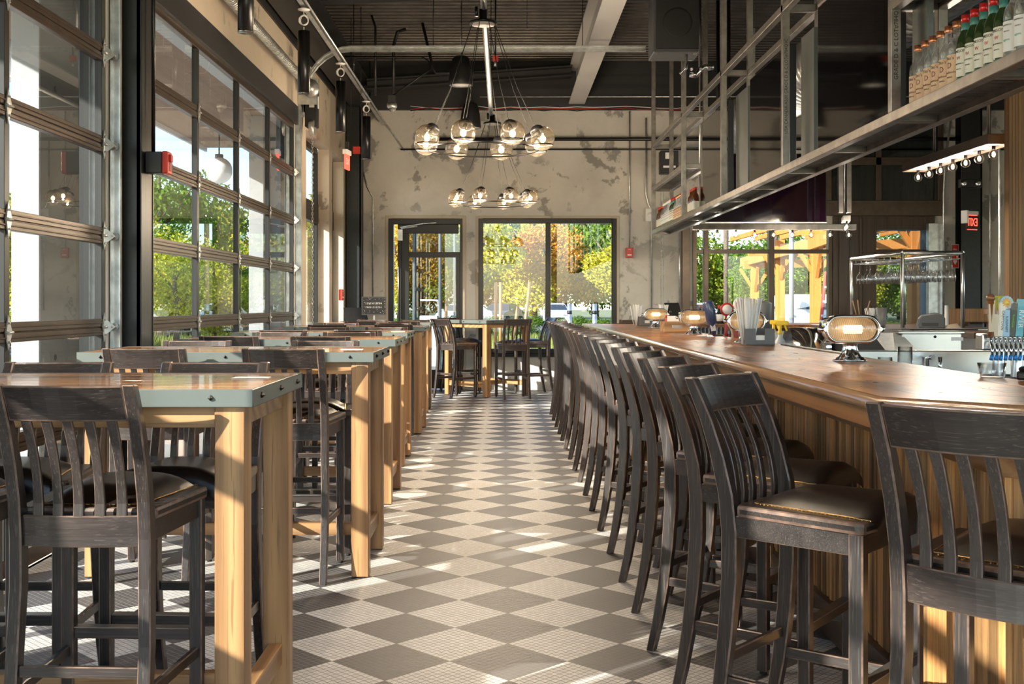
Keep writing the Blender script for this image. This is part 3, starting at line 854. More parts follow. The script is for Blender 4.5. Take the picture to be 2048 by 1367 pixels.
# ---------------------------------------------------------------- oval bulkhead lamps on the bar
def oval(a, r, n=12):   # stadium outline in x,z : half length a, radius r
    pts = []
    for k in range(n+1): t = -PI/2+PI*k/n; pts.append((a+r*math.cos(t), r*math.sin(t)))
    for k in range(n+1): t = PI/2+PI*k/n; pts.append((-a+r*math.cos(t), r*math.sin(t)))
    return pts
def loft(b, rings, smooth=True, cap0=True, cap1=True):
    n = len(rings[0]); v = [p for r in rings for p in r]; f = []
    for i in range(len(rings)-1):
        for k in range(n): f.append((i*n+k, i*n+(k+1)%n, (i+1)*n+(k+1)%n, (i+1)*n+k))
    if cap0: f.append(tuple(reversed(range(n))))
    if cap1: f.append(tuple((len(rings)-1)*n+k for k in range(n)))
    return b.add(v, f, smooth)
def bar_lamp(label, loc, rz):
    t = thing('bar_lamp', label, 'lamp', loc, rz, 'chrome lamps standing on the bar')
    b = MB()
    b.lathe([(.062,0),(.062,.006),(.052,.008),(.050,.014),(.040,.020),(.030,.038),(.025,.060),(.027,.068),(.034,.074),(.020,.080)], 24, Matrix.Scale(.78, 4, (0,1,0)) @ Matrix.Scale(1.12,4,(1,0,0)))
    b.build('pedestal', M['chrome'], t)
    zc = .128
    def ring(a, r, y): return [(x, y, zc+z) for x, z in oval(a, r)]
    h = MB()
    loft(h, [ring(.052,.030,.045), ring(.056,.046,.040), ring(.058,.054,.020), ring(.058,.057,-.022), ring(.058,.058,-.030), ring(.058,.052,-.036), ring(.058,.047,-.036), ring(.058,.046,-.028)], True, True, False)
    for s in (-1, 1):
        h.tube([(s*.112, -.034, zc), (s*.112, .02, zc)], .009, 10)
        h.lathe([(.013,0),(.013,.010),(.006,.016),(.001,.017)], 10, Matrix.Translation((s*.122, -.012, zc)) @ Matrix.Rotation(s*PI/2, 4, 'Y'))
    h.build('housing', M['chrome'], t)
    # ribbed lens
    L = MB(); rings = []
    for i in range(9):
        a = i/8*PI/2; rings.append(ring(.058*(.35+.65*math.cos(a)) , .0465*math.cos(a)*.97+.001, -.030-.030*math.sin(a)))
    loft(L, rings, True, False, True); lens = L.build('lens', M['lens'], t)
    g = MB()
    for i in range(26):
        x = -.096+.192*i/25; ex = max(0, abs(x)-.058); r = math.sqrt(max(.0462**2-ex**2, 0))
        if r < .008: continue
        pts = []
        for k in range(9):
            th = -PI/2+PI*k/8; zz = r*.97*math.sin(th); q = 1-(abs(zz)/.0465)**2-(max(0, abs(x)-.03)/.078)**2
            pts.append((x, -.031-.030*math.sqrt(max(q, 0.0)), zc+zz))
        g.tube(pts, .0011, 4, cap=False)
    g.build('lens_rib', M['lens'], lens)
    loft(MB(), [ring(.055,.043,.030), ring(.055,.045,-.020)], True, True, False).build('reflector', plain('tan_reflector', (.72,.62,.50), .5, noise=.2, nscale=30), t)
    f = MB()
    for k in range(7):
        zz = zc-.015+.005*k; f.tube([(-.040+.004*(k in (0,6)),-.028,zz),(.040-.004*(k in (0,6)),-.028,zz)], .0017, 5)
    f.build('filament', M['filament2'], t)
    return t
BLs = [(1.386, 4.55, .10, 'large chrome oval bar lamp with ribbed lens, closest to the camera on the bar top'),
       (1.43, 6.72, .12, 'chrome oval bar lamp standing partly behind the big black napkin holder'),
       (1.42, 8.50, .05, 'chrome oval bar lamp beside the small wooden crate on the bar'),
       (1.45, 10.85, .05, 'chrome oval bar lamp next to the far napkin holder on the bar')]
B0 = None
for x, y, rz, lb in BLs:
    if B0 is None: B0 = bar_lamp(lb, (x, y, 1.0705), rz)
    else: dup(B0, (x, y, 1.0705), rz, lb)
dup(B0, (PX(1664, 8.1)+.0, 8.1, 1.02), PI/2+.3, 'chrome bar lamp seen edge-on above the big lamp, across the bartender aisle')
# ---------------------------------------------------------------- napkin and straw holders
def caddy(label, loc, rz, s=1.0):
    t = thing('napkin_holder', label, 'napkin holder', loc, rz, 'black napkin holders on the bar')
    b = MB(); w, d, h = .088*s, .06*s, .098*s
    b.prism([(-w,-d),(w,-d),(w,d),(-w,d)], 0, .004)
    b.box(-w, -w+.004, -d, d, .004, h).box(w-.004, w, -d, d, .004, h).box(-w, w, d-.004, d, .004, h)
    b.box(-w+.004, -.028*s, -d, -d+.004, .004, h).box(.028*s, w-.004, -d, -d+.004, .004, h).box(-.028*s, .028*s, -d, -d+.004, .004, .03*s)
    b.box(-.024*s-.01, -.02*s-.01, -d+.004, d-.004, .004, h)
    b.build('tray', M['grey'], t, bevel=.0015)
    MB().box(-.027*s, .055*s, -d*.85, d*.8, .005, .058*s).build('napkin_stack', M['paper'], t, bevel=.001)
    return t
def straws(cx, cy, z, s, n, label, group, seed, rx=.022, h=.21):
    R = random.Random(seed); b = MB().tube([(0,0,0),(0,0,h*.5),(0,0,h)], .0042, 6); me = b.mesh('paper_straw'); me.materials.append(M['white'])
    for i in range(n):
        a = R.uniform(0, 2*PI); r = math.sqrt(R.random())
        o = bpy.data.objects.new('paper_straw', me); COL.objects.link(o)
        px, py_ = cx+rx*r*math.cos(a), cy+rx*r*math.sin(a)
        o.location = (px, py_, z); o.rotation_euler = (-.16*r*math.sin(a)+R.uniform(-.02,.02), .20*r*math.cos(a)+R.uniform(-.02,.02), 0); o.scale = (s, s, R.uniform(.97, 1.03))
        tag(o, label, 'straw', group)
NH = caddy('large black napkin holder with straws, in front of the second bar lamp', (1.42, 6.36, 1.0705), .06, .93)
caddy('small black napkin holder beside the farthest bar lamp on the bar', (1.475, 11.75, 1.0705), .05)
straws(1.365, 6.36, 1.076, 1, 34, 'white wrapped straw standing in the large black napkin holder', 'straws in the large napkin holder', 1, .036, .255)
straws(1.375, 11.75, 1.076, 1, 20, 'white wrapped straw fanned in the far napkin holder', 'straws in the far napkin holder', 2, .03)
def cup(name, label, cat, loc, r0, r1, h, mat='clear', group=None, n=20, th=.0015):
    b = MB(); b.lathe([(r0-.001,0.0),(r0,.002),(r1,h),(r1-th,h),(r0-th,.006),(1e-5,.006)], n)
    o = b.build(name, M[mat]); o.location = loc; return tag(o, label, cat, group)
cup('straw_cup', 'dark cup crammed with white straws behind the far bar lamp', 'cup', (1.66, 11.9, 1.0705), .032, .042, .10, 'grey')
straws(1.66, 11.9, 1.078, 1, 20, 'white wrapped straw in the dark cup behind the far bar lamp', 'straws in the dark cup', 3, .026)
cup('plastic_tumbler', 'wide clear plastic tumbler on the bar top beside the card reader', 'tumbler', (1.515, 3.53, 1.0705), .034, .043, .046)
cup('drinking_glass', 'tall clear glass standing below the bar rim, beside the big lamp', 'glass', (PX(1810, 4.9), 4.9, .99), .034, .030, .125, group=None)
cup('plastic_tumbler', 'short clear tumbler standing right behind the big bar lamp', 'tumbler', (PX(1770, 5.0), 5.0, .985), .036, .031, .08)
# card reader
t = thing('card_reader', 'black handheld card reader lying at the bar rim near the corner stool', 'card reader', (1.60, 3.36, 1.0705), -.5)
MB().box(-.075,.075,-.038,.038,.004,.030).box(-.07,-.01,-.034,.034,.03,.042).build('body', M['blacksat'], t, bevel=.006, seg=2)
MB().box(.005,.062,-.028,.028,.030,.032).build('keypad', M['grey'], t)
MB().box(-.064,-.02,-.026,.026,.042,.0435).build('screen', M['tv'], t)
# wooden menu crate
t = thing('wooden_crate', 'small wooden crate of menus and sauces between two bar lamps', 'crate', (PX(1350, 9.35), 9.35, 1.0705), .12)
b = MB(); w, d, h = .11, .07, .085
b.box(-w,w,-d,-d+.01,0,.03).box(-w,w,-d,-d+.01,.055,h).box(-w,-.045,-d,-d+.01,.03,.055).box(.045,w,-d,-d+.01,.03,.055).box(-w,w,d-.01,d,0,h).box(-w,-w+.01,-d+.01,d-.01,0,h).box(w-.01,w,-d+.01,d-.01,0,h).box(-w+.01,w-.01,-d+.01,d-.01,0,.008)
b.build('box', M['oakX'], t, bevel=.002)
for k, (dx, c, hh) in enumerate(((-.07,'red',.13),(-.035,'black',.16),(-.0,'white',.12),(.04,'yellow',.15),(.075,'grey',.14))):
    b = MB().lathe([(.013,0),(.014,.004),(.014,hh*.6),(.006,hh*.75),(.006,hh*.88),(.008,hh*.88),(.008,hh),(.001,hh)], 10)
    o = b.build('sauce_bottle', M[c]); o.location = (PX(1350, 9.35)+dx, 9.36, 1.079)
    tag(o, ['small red sauce bottle in the wooden crate', 'slim black sauce bottle in the wooden crate', 'short white shaker in the wooden crate', 'yellow capped sauce bottle in the wooden crate', 'grey sauce bottle in the wooden crate'][k], 'bottle', 'sauces in the wooden crate')
for k in range(2):
    o = MB().box(-.05,.05,-.002,.002,0,.12).build('menu_card', M['paper']); o.location = (PX(1350, 9.35)+.03-.05*k, 9.31+.008*k, 1.08)
    tag(o, ['white printed menu card at the front of the wooden crate', 'white menu card tucked second in the wooden crate'][k], 'menu', 'menus in the wooden crate')
# ---------------------------------------------------------------- beer tap tower amid the bar
def faucet(b, x, y, z):
    b.tube([(x,y+.05,z),(x,y-.01,z),(x,y-.03,z-.01),(x,y-.045,z-.05),(x,y-.045,z-.075)], [.010,.010,.012,.008,.007], 8)
    b.tube([(x,y-.01,z),(x,y-.01,z+.035)], [.009,.006], 8)
hx, hy = PX(1462, 8.0), 8.0
t = tower1 = thing('tap_tower', 'chrome beer tap column just behind the bar, between the second and third lamps', 'beer tap', (hx, hy, 0))
b = MB(); b.tube([(0,.05,.62),(0,.05,1.08)], .045, 16); b.lathe([(.09,.60),(.09,.62),(.05,.64)], 20, Matrix.Translation((0,.05,0))); b.tube([(-.16,.05,1.05),(.16,.05,1.05)], .035, 12)
b.build('column', M['chrome'], t)
for k, x in enumerate((-.12,-.04,.04,.12)):
    fb = MB(); faucet(fb, x, 0, 1.04); fb.build('faucet', M['chrome'], t)
def handle(shape, cols, loc, rot, label, group, s=1, text=None):
    b = MB()
    if shape == 'paddle': b.add([], []); b.prism([(-.012,0),(.012,0),(.026,.10),(.030,.18),(.022,.215),(-.022,.215),(-.030,.18),(-.026,.10)], -.009, .009, Matrix.Rotation(PI/2, 4, 'X'))
    elif shape == 'round':
        b.lathe([(.008,0),(.010,.02),(.014,.10),(.010,.15)], 10)
        b.lathe([(.044,-.010),(.047,-.006),(.047,.006),(.044,.010)], 24, Matrix.Translation((0,0,.185)) @ Matrix.Rotation(PI/2, 4, 'X'))
    elif shape == 'block': b.box(-.021,.021,-.011,.011,0,.21)
    elif shape == 'sun':
        b.box(-.020,.020,-.010,.010,0,.15)
        v = []
        for k in range(32): r = .040 if k % 2 else .036; v.append((r*math.cos(k*PI/16), r*math.sin(k*PI/16)))
        b.prism(v, -.006, .006, Matrix.Translation((0,0,.19)) @ Matrix.Rotation(PI/2, 4, 'X'))
    elif shape == 'arch':
        b.tube([(0,0,0),(0,0,.19)], [.012,.016], 12); b.box(-.03,.03,-.012,.012,.12,.145); b.sphere((0,0,.2), .022, 12, 8)
    elif shape == 'can': b.lathe([(.012,0),(.014,.06),(.032,.09),(.034,.20),(.028,.215),(.001,.215)], 16)
    t = b.build('tap_handle', plain('handle_'+shape, cols[0], .35, 0, .4), group, bevel=.002 if shape in ('paddle','block','sun') else 0, label=label)
    t.location = Vector(loc)-group.location; t.rotation_euler = rot; t.scale = (s, s, s)
    if len(cols) > 1:
        c = MB()
        if shape in ('round',): c.lathe([(.034,.0102),(.034,.0125),(.0,.0125)], 20, Matrix.Translation((0,0,.185)) @ Matrix.Rotation(PI/2, 4, 'X')); 
        elif shape == 'sun':
            v = []
            for k in range(24): r = .030 if k % 2 else .017; v.append((r*math.cos(k*PI/12), r*math.sin(k*PI/12)))
            c.prism(v, .006, .009, Matrix.Translation((0,0,.19)) @ Matrix.Rotation(PI/2, 4, 'X'))
        else: c.box(-.015,.015,-.0135,-.011,.03,.17)
        c.build('badge', plain('badge_'+shape, cols[1], .4), t)
    if len(cols) > 2 and shape == 'sun':
        MB().lathe([(.013,.009),(.013,.0115),(.0,.0115)], 16, Matrix.Translation((0,0,.19)) @ Matrix.Rotation(PI/2, 4, 'X')).build('sun_face', plain('sun_centre', cols[2], .4), t)
    if text:
        put_text(text[0], text[1], text[2], t, (0, -.0145, text[3]), (PI/2, PI/2 if len(text) < 5 else 0, 0), .0004)
    return t
tg = tower1
tw = plain('tap_text_dark', (.03,.03,.04), .5); tl_ = plain('tap_text_light', (.85,.85,.82), .5); tr_ = plain('tap_text_red', (.6,.03,.03), .5)
handle('can', [(.03,.05,.12),(.6,.6,.6)], (hx-.12, hy-.01, 1.075), (0,-.18,0), 'navy and silver tap handle on the middle tap column', tg, 1.15)
handle('round', [(.45,.02,.02),(.75,.72,.68)], (hx-.04, hy-.01, 1.075), (0,.05,0), 'round red and white tap handle on the middle tap column', tg, 1.0)
handle('round', [(.75,.74,.70),(.55,.05,.04)], (hx+.04, hy-.01, 1.09), (0,.12,0), 'round white tap handle with a red plaque on the middle tap column', tg, 1.1)
handle('paddle', [(.55,.40,.28),(.45,.08,.05)], (hx+.02, hy-.12,1.0), (.1,-.16,0), 'tan paddle tap handle leaning on the middle tap column', tg, 1.1)
handle('block', [(.70,.72,.72),(.05,.05,.08)], (hx+.12, hy-.01, 1.075), (0,.22,0), 'white blocky tap handle on the middle tap column', tg, 1.0)
# near taps with many coloured handles
t = tower2 = thing('draft_tower', 'steel draught beer tower with blue-capped faucets at the frame edge', 'beer tap', (0,0,0))
ty0 = 5.45
xs = [PX(1982+9.4*k, ty0) for k in range(9)]
b = MB(); b.box(xs[0]-.03, xs[-1]+.25, ty0+.03, ty0+.11, 1.075, 1.155); b.tube([(xs[3], ty0+.07, .7),(xs[3], ty0+.07, 1.08)], .03, 12); b.tube([(xs[7], ty0+.07, .7),(xs[7], ty0+.07, 1.08)], .03, 12)
b.build('manifold', M['brushed'], t, bevel=.008, seg=2)
blue = plain('blue_faucet_cap', (.02,.22,.62), .4)
for x in xs:
    fb = MB(); fb.tube([(x,ty0+.04,1.125),(x,ty0-.0,1.120),(x-.004,ty0-.025,1.09),(x-.010,ty0-.035,1.052)], [.006,.0075,.008,.006], 8); fb.tube([(x,ty0,1.12),(x,ty0,1.155)], [.007,.005], 8); fb.tube([(x,ty0,1.134),(x,ty0,1.142)], .0095, 10)
    fc = fb.build('faucet', M['chrome'], t)
    MB().tube([(x-.010,ty0-.035,1.054),(x-.016,ty0-.038,1.032)], [.009,.0095], 8).build('blue_cap', blue, fc)
dg_ = tower2
hz = 1.157
handle('arch', [(.22,.085,.03),(.6,.5,.35)], (xs[0]-.002, ty0, hz-.02), (0,0,0), 'brown carved wooden tap handle at the window end of the draught tower', dg_, .95)
handle('paddle', [(.62,.52,.40)], (xs[1], ty0, hz-.02), (0,-.03,0), 'cream carved tap handle on the draught tower', dg_, .6)
handle('block', [(.72,.70,.62),(.80,.76,.66)], (xs[2], ty0, hz-.015), (0,.07,0), 'cream tap handle with black upright lettering on the draught tower', dg_, .78, ('ORMTOWN', .022, tw, .10))
handle('sun', [(.30,.50,.68),(.80,.40,.06),(.85,.65,.15)], (xs[3], ty0-.002, hz-.015), (0,.03,0), 'pale blue tap handle topped by a round orange sun', dg_, .86, ('SUNSWEPT', .018, tw, .07))
handle('block', [(.035,.035,.035),(.06,.08,.04)], (xs[4]+.004, ty0, hz-.015), (0,.10,0), 'black tap handle with green writing on the draught tower', dg_, .76, ('Greenthumb', .016, plain('tap_text_green', (.25,.55,.05), .5), .10))
handle('block', [(.10,.42,.52),(.10,.42,.52)], (xs[6]-.004, ty0, hz-.015), (0,.08,0), 'turquoise tap handle with large white writing on the draught tower', dg_, .86, ('RIVER', .040, tl_, .10))
handle('block', [(.78,.20,.03),(.80,.72,.6)], (xs[8], ty0, hz-.015), (0,.02,0), 'orange tap handle at the frame edge of the draught tower', dg_, .85)
handle('can', [(.60,.52,.40)], (xs[5]+.01, ty0+.03, hz-.02), (0,.05,0), 'tan rounded tap handle behind the black one', dg_, .8)
handle('can', [(.55,.55,.08)], (xs[2]+.006, ty0+.03, hz+.02), (0,.02,0), 'yellow rounded tap handle behind the sun handle', dg_, .75)

# ---------------------------------------------------------------- bartender equipment
t = thing('ice_bin', 'stainless ice bin with a sloping lid, behind the big bar lamp', 'ice bin', (0,0,0))
y0 = 6.2
b = MB(); x0, x1 = PX(1800, y0), PX(1985, y0)
b.box(x0, x1, y0, y0+.55, .25, .98).build('tub', M['brushed'], t, bevel=.01, seg=2)
b = MB().add([(x0-.02,y0-.01,.98),(x0+.16,y0-.01,.98),(x0+.18,y0+.5,1.13),(x0+.02,y0+.5,1.13),(x0-.02,y0-.01,.96),(x0+.16,y0-.01,.96),(x0+.18,y0+.5,1.11),(x0+.02,y0+.5,1.11)], [(0,1,2,3),(7,6,5,4),(0,4,5,1),(1,5,6,2),(2,6,7,3),(3,7,4,0)])
b.build('lid', plain('white_bin_lid', (.62,.63,.60), .4, .2, noise=.12), t, bevel=.004)
b = MB().box(x0+.16, x1, y0+.42, y0+.46, .95, 1.125).box(x0+.14, x1+.02, y0+.42, y0+.56, 1.125, 1.14)
b.build('splashback', M['brushed'], t, bevel=.004)
b = MB()
for px in (1870, 1957): b.lathe([(.008,0),(.008,.004),(.001,.005)], 12, Matrix.Translation((PX(px, y0+.42), y0+.42, 1.108)) @ Matrix.Rotation(PI/2, 4, 'X'))
b.build('black_plug', M['black'], t)
MB().box(PX(1903,y0+.42), PX(1926,y0+.42), y0+.416, y0+.42, 1.085, 1.105).build('sticker', M['paper'], t)
MB().box(PX(1810,6.8), PX(1945,6.8), 6.72, 6.86, 1.143, 1.150).build('rubber_mat', M['rubber'], t)
t = thing('steel_sink', 'stainless underbar sink unit with black mat, nearer the bar than the ice bin', 'sink', (0,0,0))
y1_ = 5.55
b = MB(); x0, x1 = PX(1752, y1_), PX(2100, y1_)
b.box(x0, x1, y1_-.3, y1_+.35, .2, .93).box(x0, x1, y1_+.31, y1_+.35, .93, 1.06).build('basin_unit', M['brushed'], t, bevel=.008, seg=2)
b = MB(); b.tube([(PX(1897,y1_),y1_+.28,.93),(PX(1897,y1_),y1_+.28,1.02),(PX(1897,y1_),y1_+.2,1.03)], .012, 10); b.tube([(PX(1918,y1_),y1_+.24,.93),(PX(1918,y1_),y1_+.24,1.03)], .011, 12)
b.build('tap', M['chrome'], t)
MB().box(PX(1880,y1_), x1-.02, y1_-.28, y1_+.0, .931, .945).build('drip_mat', M['rubber'], t)
t = thing('speed_rail', 'steel speed rail of bar tools below the far bar leg', 'rail', (0,0,0))
b = MB(); xa, xb = 1.72, 3.5
b.box(xa, xb, 12.2, 12.62, .25, .90).box(xa, xb, 12.58, 12.62, .9, 1.0)
b.build('cabinet', M['brushed'], t, bevel=.006)
t = thing('sink_hood', 'shiny rounded stainless hood beneath the end window rail', 'hood', (0,0,0))
b = MB(); b.tube([(PX(1575,9.6),9.6,.90),(PX(1650,9.6),9.6,.90)], .20, 24); b.build('drum', M['chrome'], t)
t = thing('bar_shelf_unit', 'low steel shelf holding rows of clear glasses behind the bar', 'shelf unit', (0,0,0))
MB().box(PX(1386,11.3), PX(1462,11.3)+.1, 10.9, 11.9, .28, .93).build('cabinet', M['brushed'], t, bevel=.006)
# glasses on it
gb = MB().lathe([(.028,0),(.030,.003),(.036,.13),(.0345,.13),(.028,.008),(1e-5,.008)], 12); gm = gb.mesh('pint_glass'); gm.materials.append(M['clear'])
k = 0
for j in range(4):
    for i in range(7):
        o = bpy.data.objects.new('pint_glass', gm); COL.objects.link(o); o.location = (PX(1392,11.2)+.045+.078*i-.0, 10.98+.2*j, .931)
        tag(o, 'clear pint glass upside down on the low steel shelf behind the bar', 'glass', 'pint glasses on the low steel shelf'); k += 1
# red-capped bottles on the far leg of the bar
def sbot(name, body, cap, lab, h, r, label, loc, group):
    t = thing(name, label, 'bottle', loc, 0, group)
    MB().lathe([(r*.9,0),(r,.005),(r,h*.55),(r*.4,h*.72),(r*.36,h*.9)], 12).build('glass_body', body, t)
    MB().lathe([(r*.45,h*.80),(r*.45,h),(.001,h)], 12).build('capsule', cap, t)
    MB().lathe([(r*1.03,h*.15),(r*1.03,h*.5)], 12).build('paper_label', lab, t)
    return t
wb = plain('dark_wine_glass', (.015,.02,.012), .08, 0, 1)
for i in range(8):
    px = 1400+9.5*i
    sbot('wine_bottle', wb, M['red'] if i % 3 else M['oakX'], M['paper'], .215, .032, f'dark wine bottle with coloured capsule on the far bar leg, {ORD[i]} from the window mullion', (PX(px, 12.95), 12.95+.05*(i % 2), 1.0705), 'wine bottles on the far bar leg')
# printer / tablet by the wall
t = thing('order_tablet', 'black tablet on a stand by the end wall near the bar corner', 'tablet', (PX(1347, 12.95), 12.95, 1.0705), .3)
MB().box(-.05,.05,-.04,.04,0,.01).box(-.01,.01,.01,.02,.01,.12).build('stand', M['white'], t, bevel=.002)
MB().add([(-.09,-.03,.09),(.09,-.03,.09),(.09,.05,.24),(-.09,.05,.24),(-.09,-.02,.085),(.09,-.02,.085),(.09,.06,.235),(-.09,.06,.235)], [(0,1,2,3),(7,6,5,4),(0,4,5,1),(1,5,6,2),(2,6,7,3),(3,7,4,0)]).build('screen', M['black'], t)
# yellow spray bottles
def spray(label, loc, rz):
    t = thing('spray_bottle', label, 'spray bottle', loc, rz, 'yellow-topped spray bottles')
    MB().lathe([(.038,0),(.040,.01),(.040,.10),(.030,.135),(.013,.16),(.013,.18)], 16).build('bottle_body', plain('milky_plastic', (.55,.56,.55), .3), t)
    MB().lathe([(.0415,.03),(.0415,.09)], 16).build('paper_label', M['grey'], t)
    b = MB().lathe([(.015,.17),(.015,.19),(.011,.20),(.011,.235)], 12); b.box(-.055,.028,-.013,.013,.232,.262).beam((-.030,0,.235),(-.045,0,.195),.01,.012)
    b.build('trigger_head', M['yellow'], t, bevel=.004)
    return t
SB = spray('spray bottle with yellow trigger head behind the large napkin holder', (PX(1560, 7.3), 7.3, .93), 2.6)
dup(SB, (PX(1547, 8.2), 8.2, .92), 2.2, 'spray bottle with yellow trigger head, smaller one farther behind the napkin holder')
MBs = thing('glass_rinser', 'low steel counter that carries the spray bottles', 'counter', (0,0,0))
MB().box(PX(1545,7.3), PX(1545,7.3)+.75, 7.05, 8.5, .2, .92).build('cabinet', M['brushed'], MBs, bevel=.006)
t = thing('drink_rail', 'steel angle strip along the inner bar rim beside the napkin holder', 'rail', (0,0,0))
MB().box(1.545,1.56,5.15,6.35,1.0705,1.078).build('strip', M['galv'], t, bevel=.002)
t = thing('blender', 'dark tall blender jug behind the straws of the large napkin holder', 'blender', (PX(1528, 8.6), 8.6, .92))
MB().lathe([(.07,0),(.075,.01),(.06,.12),(.05,.14)], 18).build('motor_base', M['black'], t); MB().lathe([(.045,.14),(.06,.38),(.058,.385),(.03,.40),(.001,.40)], 18).build('jug', M['grey'], t)

# ---------------------------------------------------------------- service island, rack and hanging glasses
isl = thing('service_island', 'steel-topped service island carrying the hanging glass rack', 'counter', (0,0,0))
MB().box(3.42, 4.75, 10.45, 12.66, 1.03, 1.07).build('steel_top', M['brushed'], isl, bevel=.004)
MB().box(3.55, 4.70, 10.6, 12.66, .05, 1.03).build('cabinet', M['blackpaint'], isl)
isl = thing('side_counter', 'wood-topped side counter in front of the steel service island', 'counter', (0,0,0))
MB().box(3.72, 5.4, 9.0, 9.95, 1.025, 1.07).build('wood_top', M['beamwood'], isl, bevel=.004)
MB().box(3.85, 5.3, 9.1, 9.9, .05, 1.025).build('cabinet', M['brushed'], isl, bevel=.004)
rk = thing('glass_rack', 'tubular stainless overhead rack full of hanging stemmed glasses', 'rack', (0,0,0))
rx0, rx1, ry0, ry1, rz1 = 3.84, 4.42, 10.95, 12.55, 1.79
b = MB()
for x in (rx0, rx1):
    for y in (ry0, ry1): b.tube([(x,y,1.0705),(x,y,rz1)], .019, 12)
    b.tube([(x,ry0,rz1),(x,ry1,rz1)], .019, 12)
for y in (ry0, ry1): b.tube([(rx0,y,rz1),(rx1,y,rz1)], .019, 12)
b.build('tube_frame', M['brushed'], rk)
b = MB()
nrow = 8
for j in range(nrow+1):
    y = ry0+.06+(ry1-ry0-.12)*j/nrow
    for e in (-.016, .016): b.tube([(rx0+.02, y+e, rz1-.06),(rx1-.02, y+e, rz1-.06)], .003, 6)
    for x in (rx0+.03, rx1-.03): b.tube([(x, y, rz1-.012),(x, y, rz1-.06)], .003, 6)
for x in (rx0+.02, rx1-.02): b.tube([(x, ry0+.02, rz1-.055),(x, ry1-.02, rz1-.055)], .005, 6)
b.build('hanger_rail', M['chrome'], rk)
wm = MB().lathe([(.032,0),(.032,-.002),(.004,-.006),(.0035,-.08),(.008,-.088),(.030,-.112),(.037,-.145),(.034,-.185),(.0325,-.185),(.0355,-.145),(.029,-.114),(.006,-.092),(1e-5,-.090)], 14).mesh('wine_glass'); wm.materials.append(M['stem'])
for j in range(nrow+1):
    for i in range(5):
        o = bpy.data.objects.new('wine_glass', wm); COL.objects.link(o)
        o.location = (rx0+.07+.108*i+.02*(j%2), ry0+.06+(ry1-ry0-.12)*j/nrow, rz1-.052); o.scale = (1.0,1.0,1.2)
        tag(o, 'stemmed wine glass hanging upside down in the overhead rack', 'glass', 'wine glasses in the overhead rack')
# things on the island
def canister(label, loc, r, h):
    o = MB().lathe([(r,0),(r,h),(r-.002,h),(r-.002,.01),(1e-5,.01)], 20).build('steel_canister', M['brushed']); o.location = loc; return tag(o, label, 'canister', 'steel canisters on the island')
c1 = (PX(1721, 12.2), 12.2, 1.0705); c2 = (PX(1741, 12.3), 12.3, 1.0705)
canister('steel canister holding wooden sticks, beside the rack post', c1, .052, .10); canister('steel canister stuffed with white straws', c2, .058, .10)
for k, (dx, a) in enumerate(((-.02,-.25),(0,-.12),(.03,.28))):
    o = MB().tube([(0,0,0),(0,0,.26)], [.005,.007], 6).build('wooden_stick', M['oakZ']); o.location = (c1[0]+dx, c1[1], 1.082); o.rotation_euler = (0, a, 0)
    tag(o, ['wooden muddler leaning towards the window in the canister', 'upright wooden muddler in the canister', 'wooden muddler leaning towards the straws'][k], 'muddler', 'wooden muddlers in the canister')
straws(c2[0], c2[1], 1.082, 1.2, 22, 'white straw in the steel canister on the island', 'straws in the steel canister', 5, .04, .17)
cup('stacked_cups', 'grey ribbed tower of cups by the rack on the island', 'cup', (PX(1763.5, 11.4), 11.4, 1.0705), .034, .055, .19, 'grey')
t = thing('card_terminal', 'rounded dark grey terminal on the island beneath the glass rack', 'terminal', (PX(1862, 10.75), 10.75, 1.0705), -.25)
pl = []
for x, z in ((-.115,0),(-.125,.04),(-.115,.09),(-.08,.125),(.04,.145),(.10,.125),(.12,.09),(.12,0)): pl.append((x, z))
MB().prism(pl, -.07, .07, Matrix.Rotation(PI/2, 4, 'X')).build('shell', plain('slate_plastic', (.055,.06,.065), .4), t, bevel=.012, seg=2)
MB().box(-.09,.06,-.074,-.07,.02,.05).build('paper_slot', M['black'], t)
o = MB().add([(0,0,0),(.13,.02,0),(.12,.13,.004),(-.01,.11,0),(.02,.03,.035),(.10,.05,.045),(.09,.10,.03)], [(0,1,5,4),(1,2,6,5),(2,3,4,6),(3,0,4),(4,5,6)], True).build('folded_napkin', plain('kraft_napkin', (.42,.34,.25), .8)); o.location = (PX(1890, 10.7), 10.62, 1.0705)
tag(o, 'crumpled tan napkin on the island next to the dark terminal', 'napkin')
# booth
t = thing('booth_bench', 'wood-backed booth with dark cushions beyond the service island', 'booth', (0,0,0))
bx0, bx1 = PX(1893, 14), PX(2040, 14)
MB().box(bx0, bx1, 14.0, 14.08, .1, 1.24).build('back_panel', M['corrug'], t, bevel=.006)
for k in range(4): MB().box(bx0+.2+.22*k+.005, bx0+.2+.22*k+.215, 13.86, 14.0, .5, 1.08).build('cushion', M['leather'], t, bevel=.03, seg=2)
t = thing('booth_table', 'pale booth table edge in front of the dark cushions', 'table', (PX(1952, 13), 13, 0))
MB().box(-.16,.16,-.3,.3,.98,1.03).build('table_top', M['white'], t, bevel=.004); MB().tube([(0,0,0),(0,0,.98)], .03, 12).build('pedestal', M['black'], t)
t = thing('candle_holder', 'tall white candle stick at the end of the booth', 'candle', (PX(1893, 13.2), 13.2, 0))
MB().tube([(0,0,0),(0,0,1.28)], [.035,.02], 10).build('stem', M['white'], t)
# ribbed timber pier and its light board
b = MB(); x = PX(2004, 8.0); R = random.Random(5)
x = 3.565
while x < 5.2:
    w = .022; b.box(x+.001, x+w-.001, 8.03-R.uniform(.0,.014), 8.08, 0, 3.4); x += w
b.box(3.575, 5.2, 8.06, 8.12, 0, 3.4)
struct(b.build('column_4', M['corrug']))
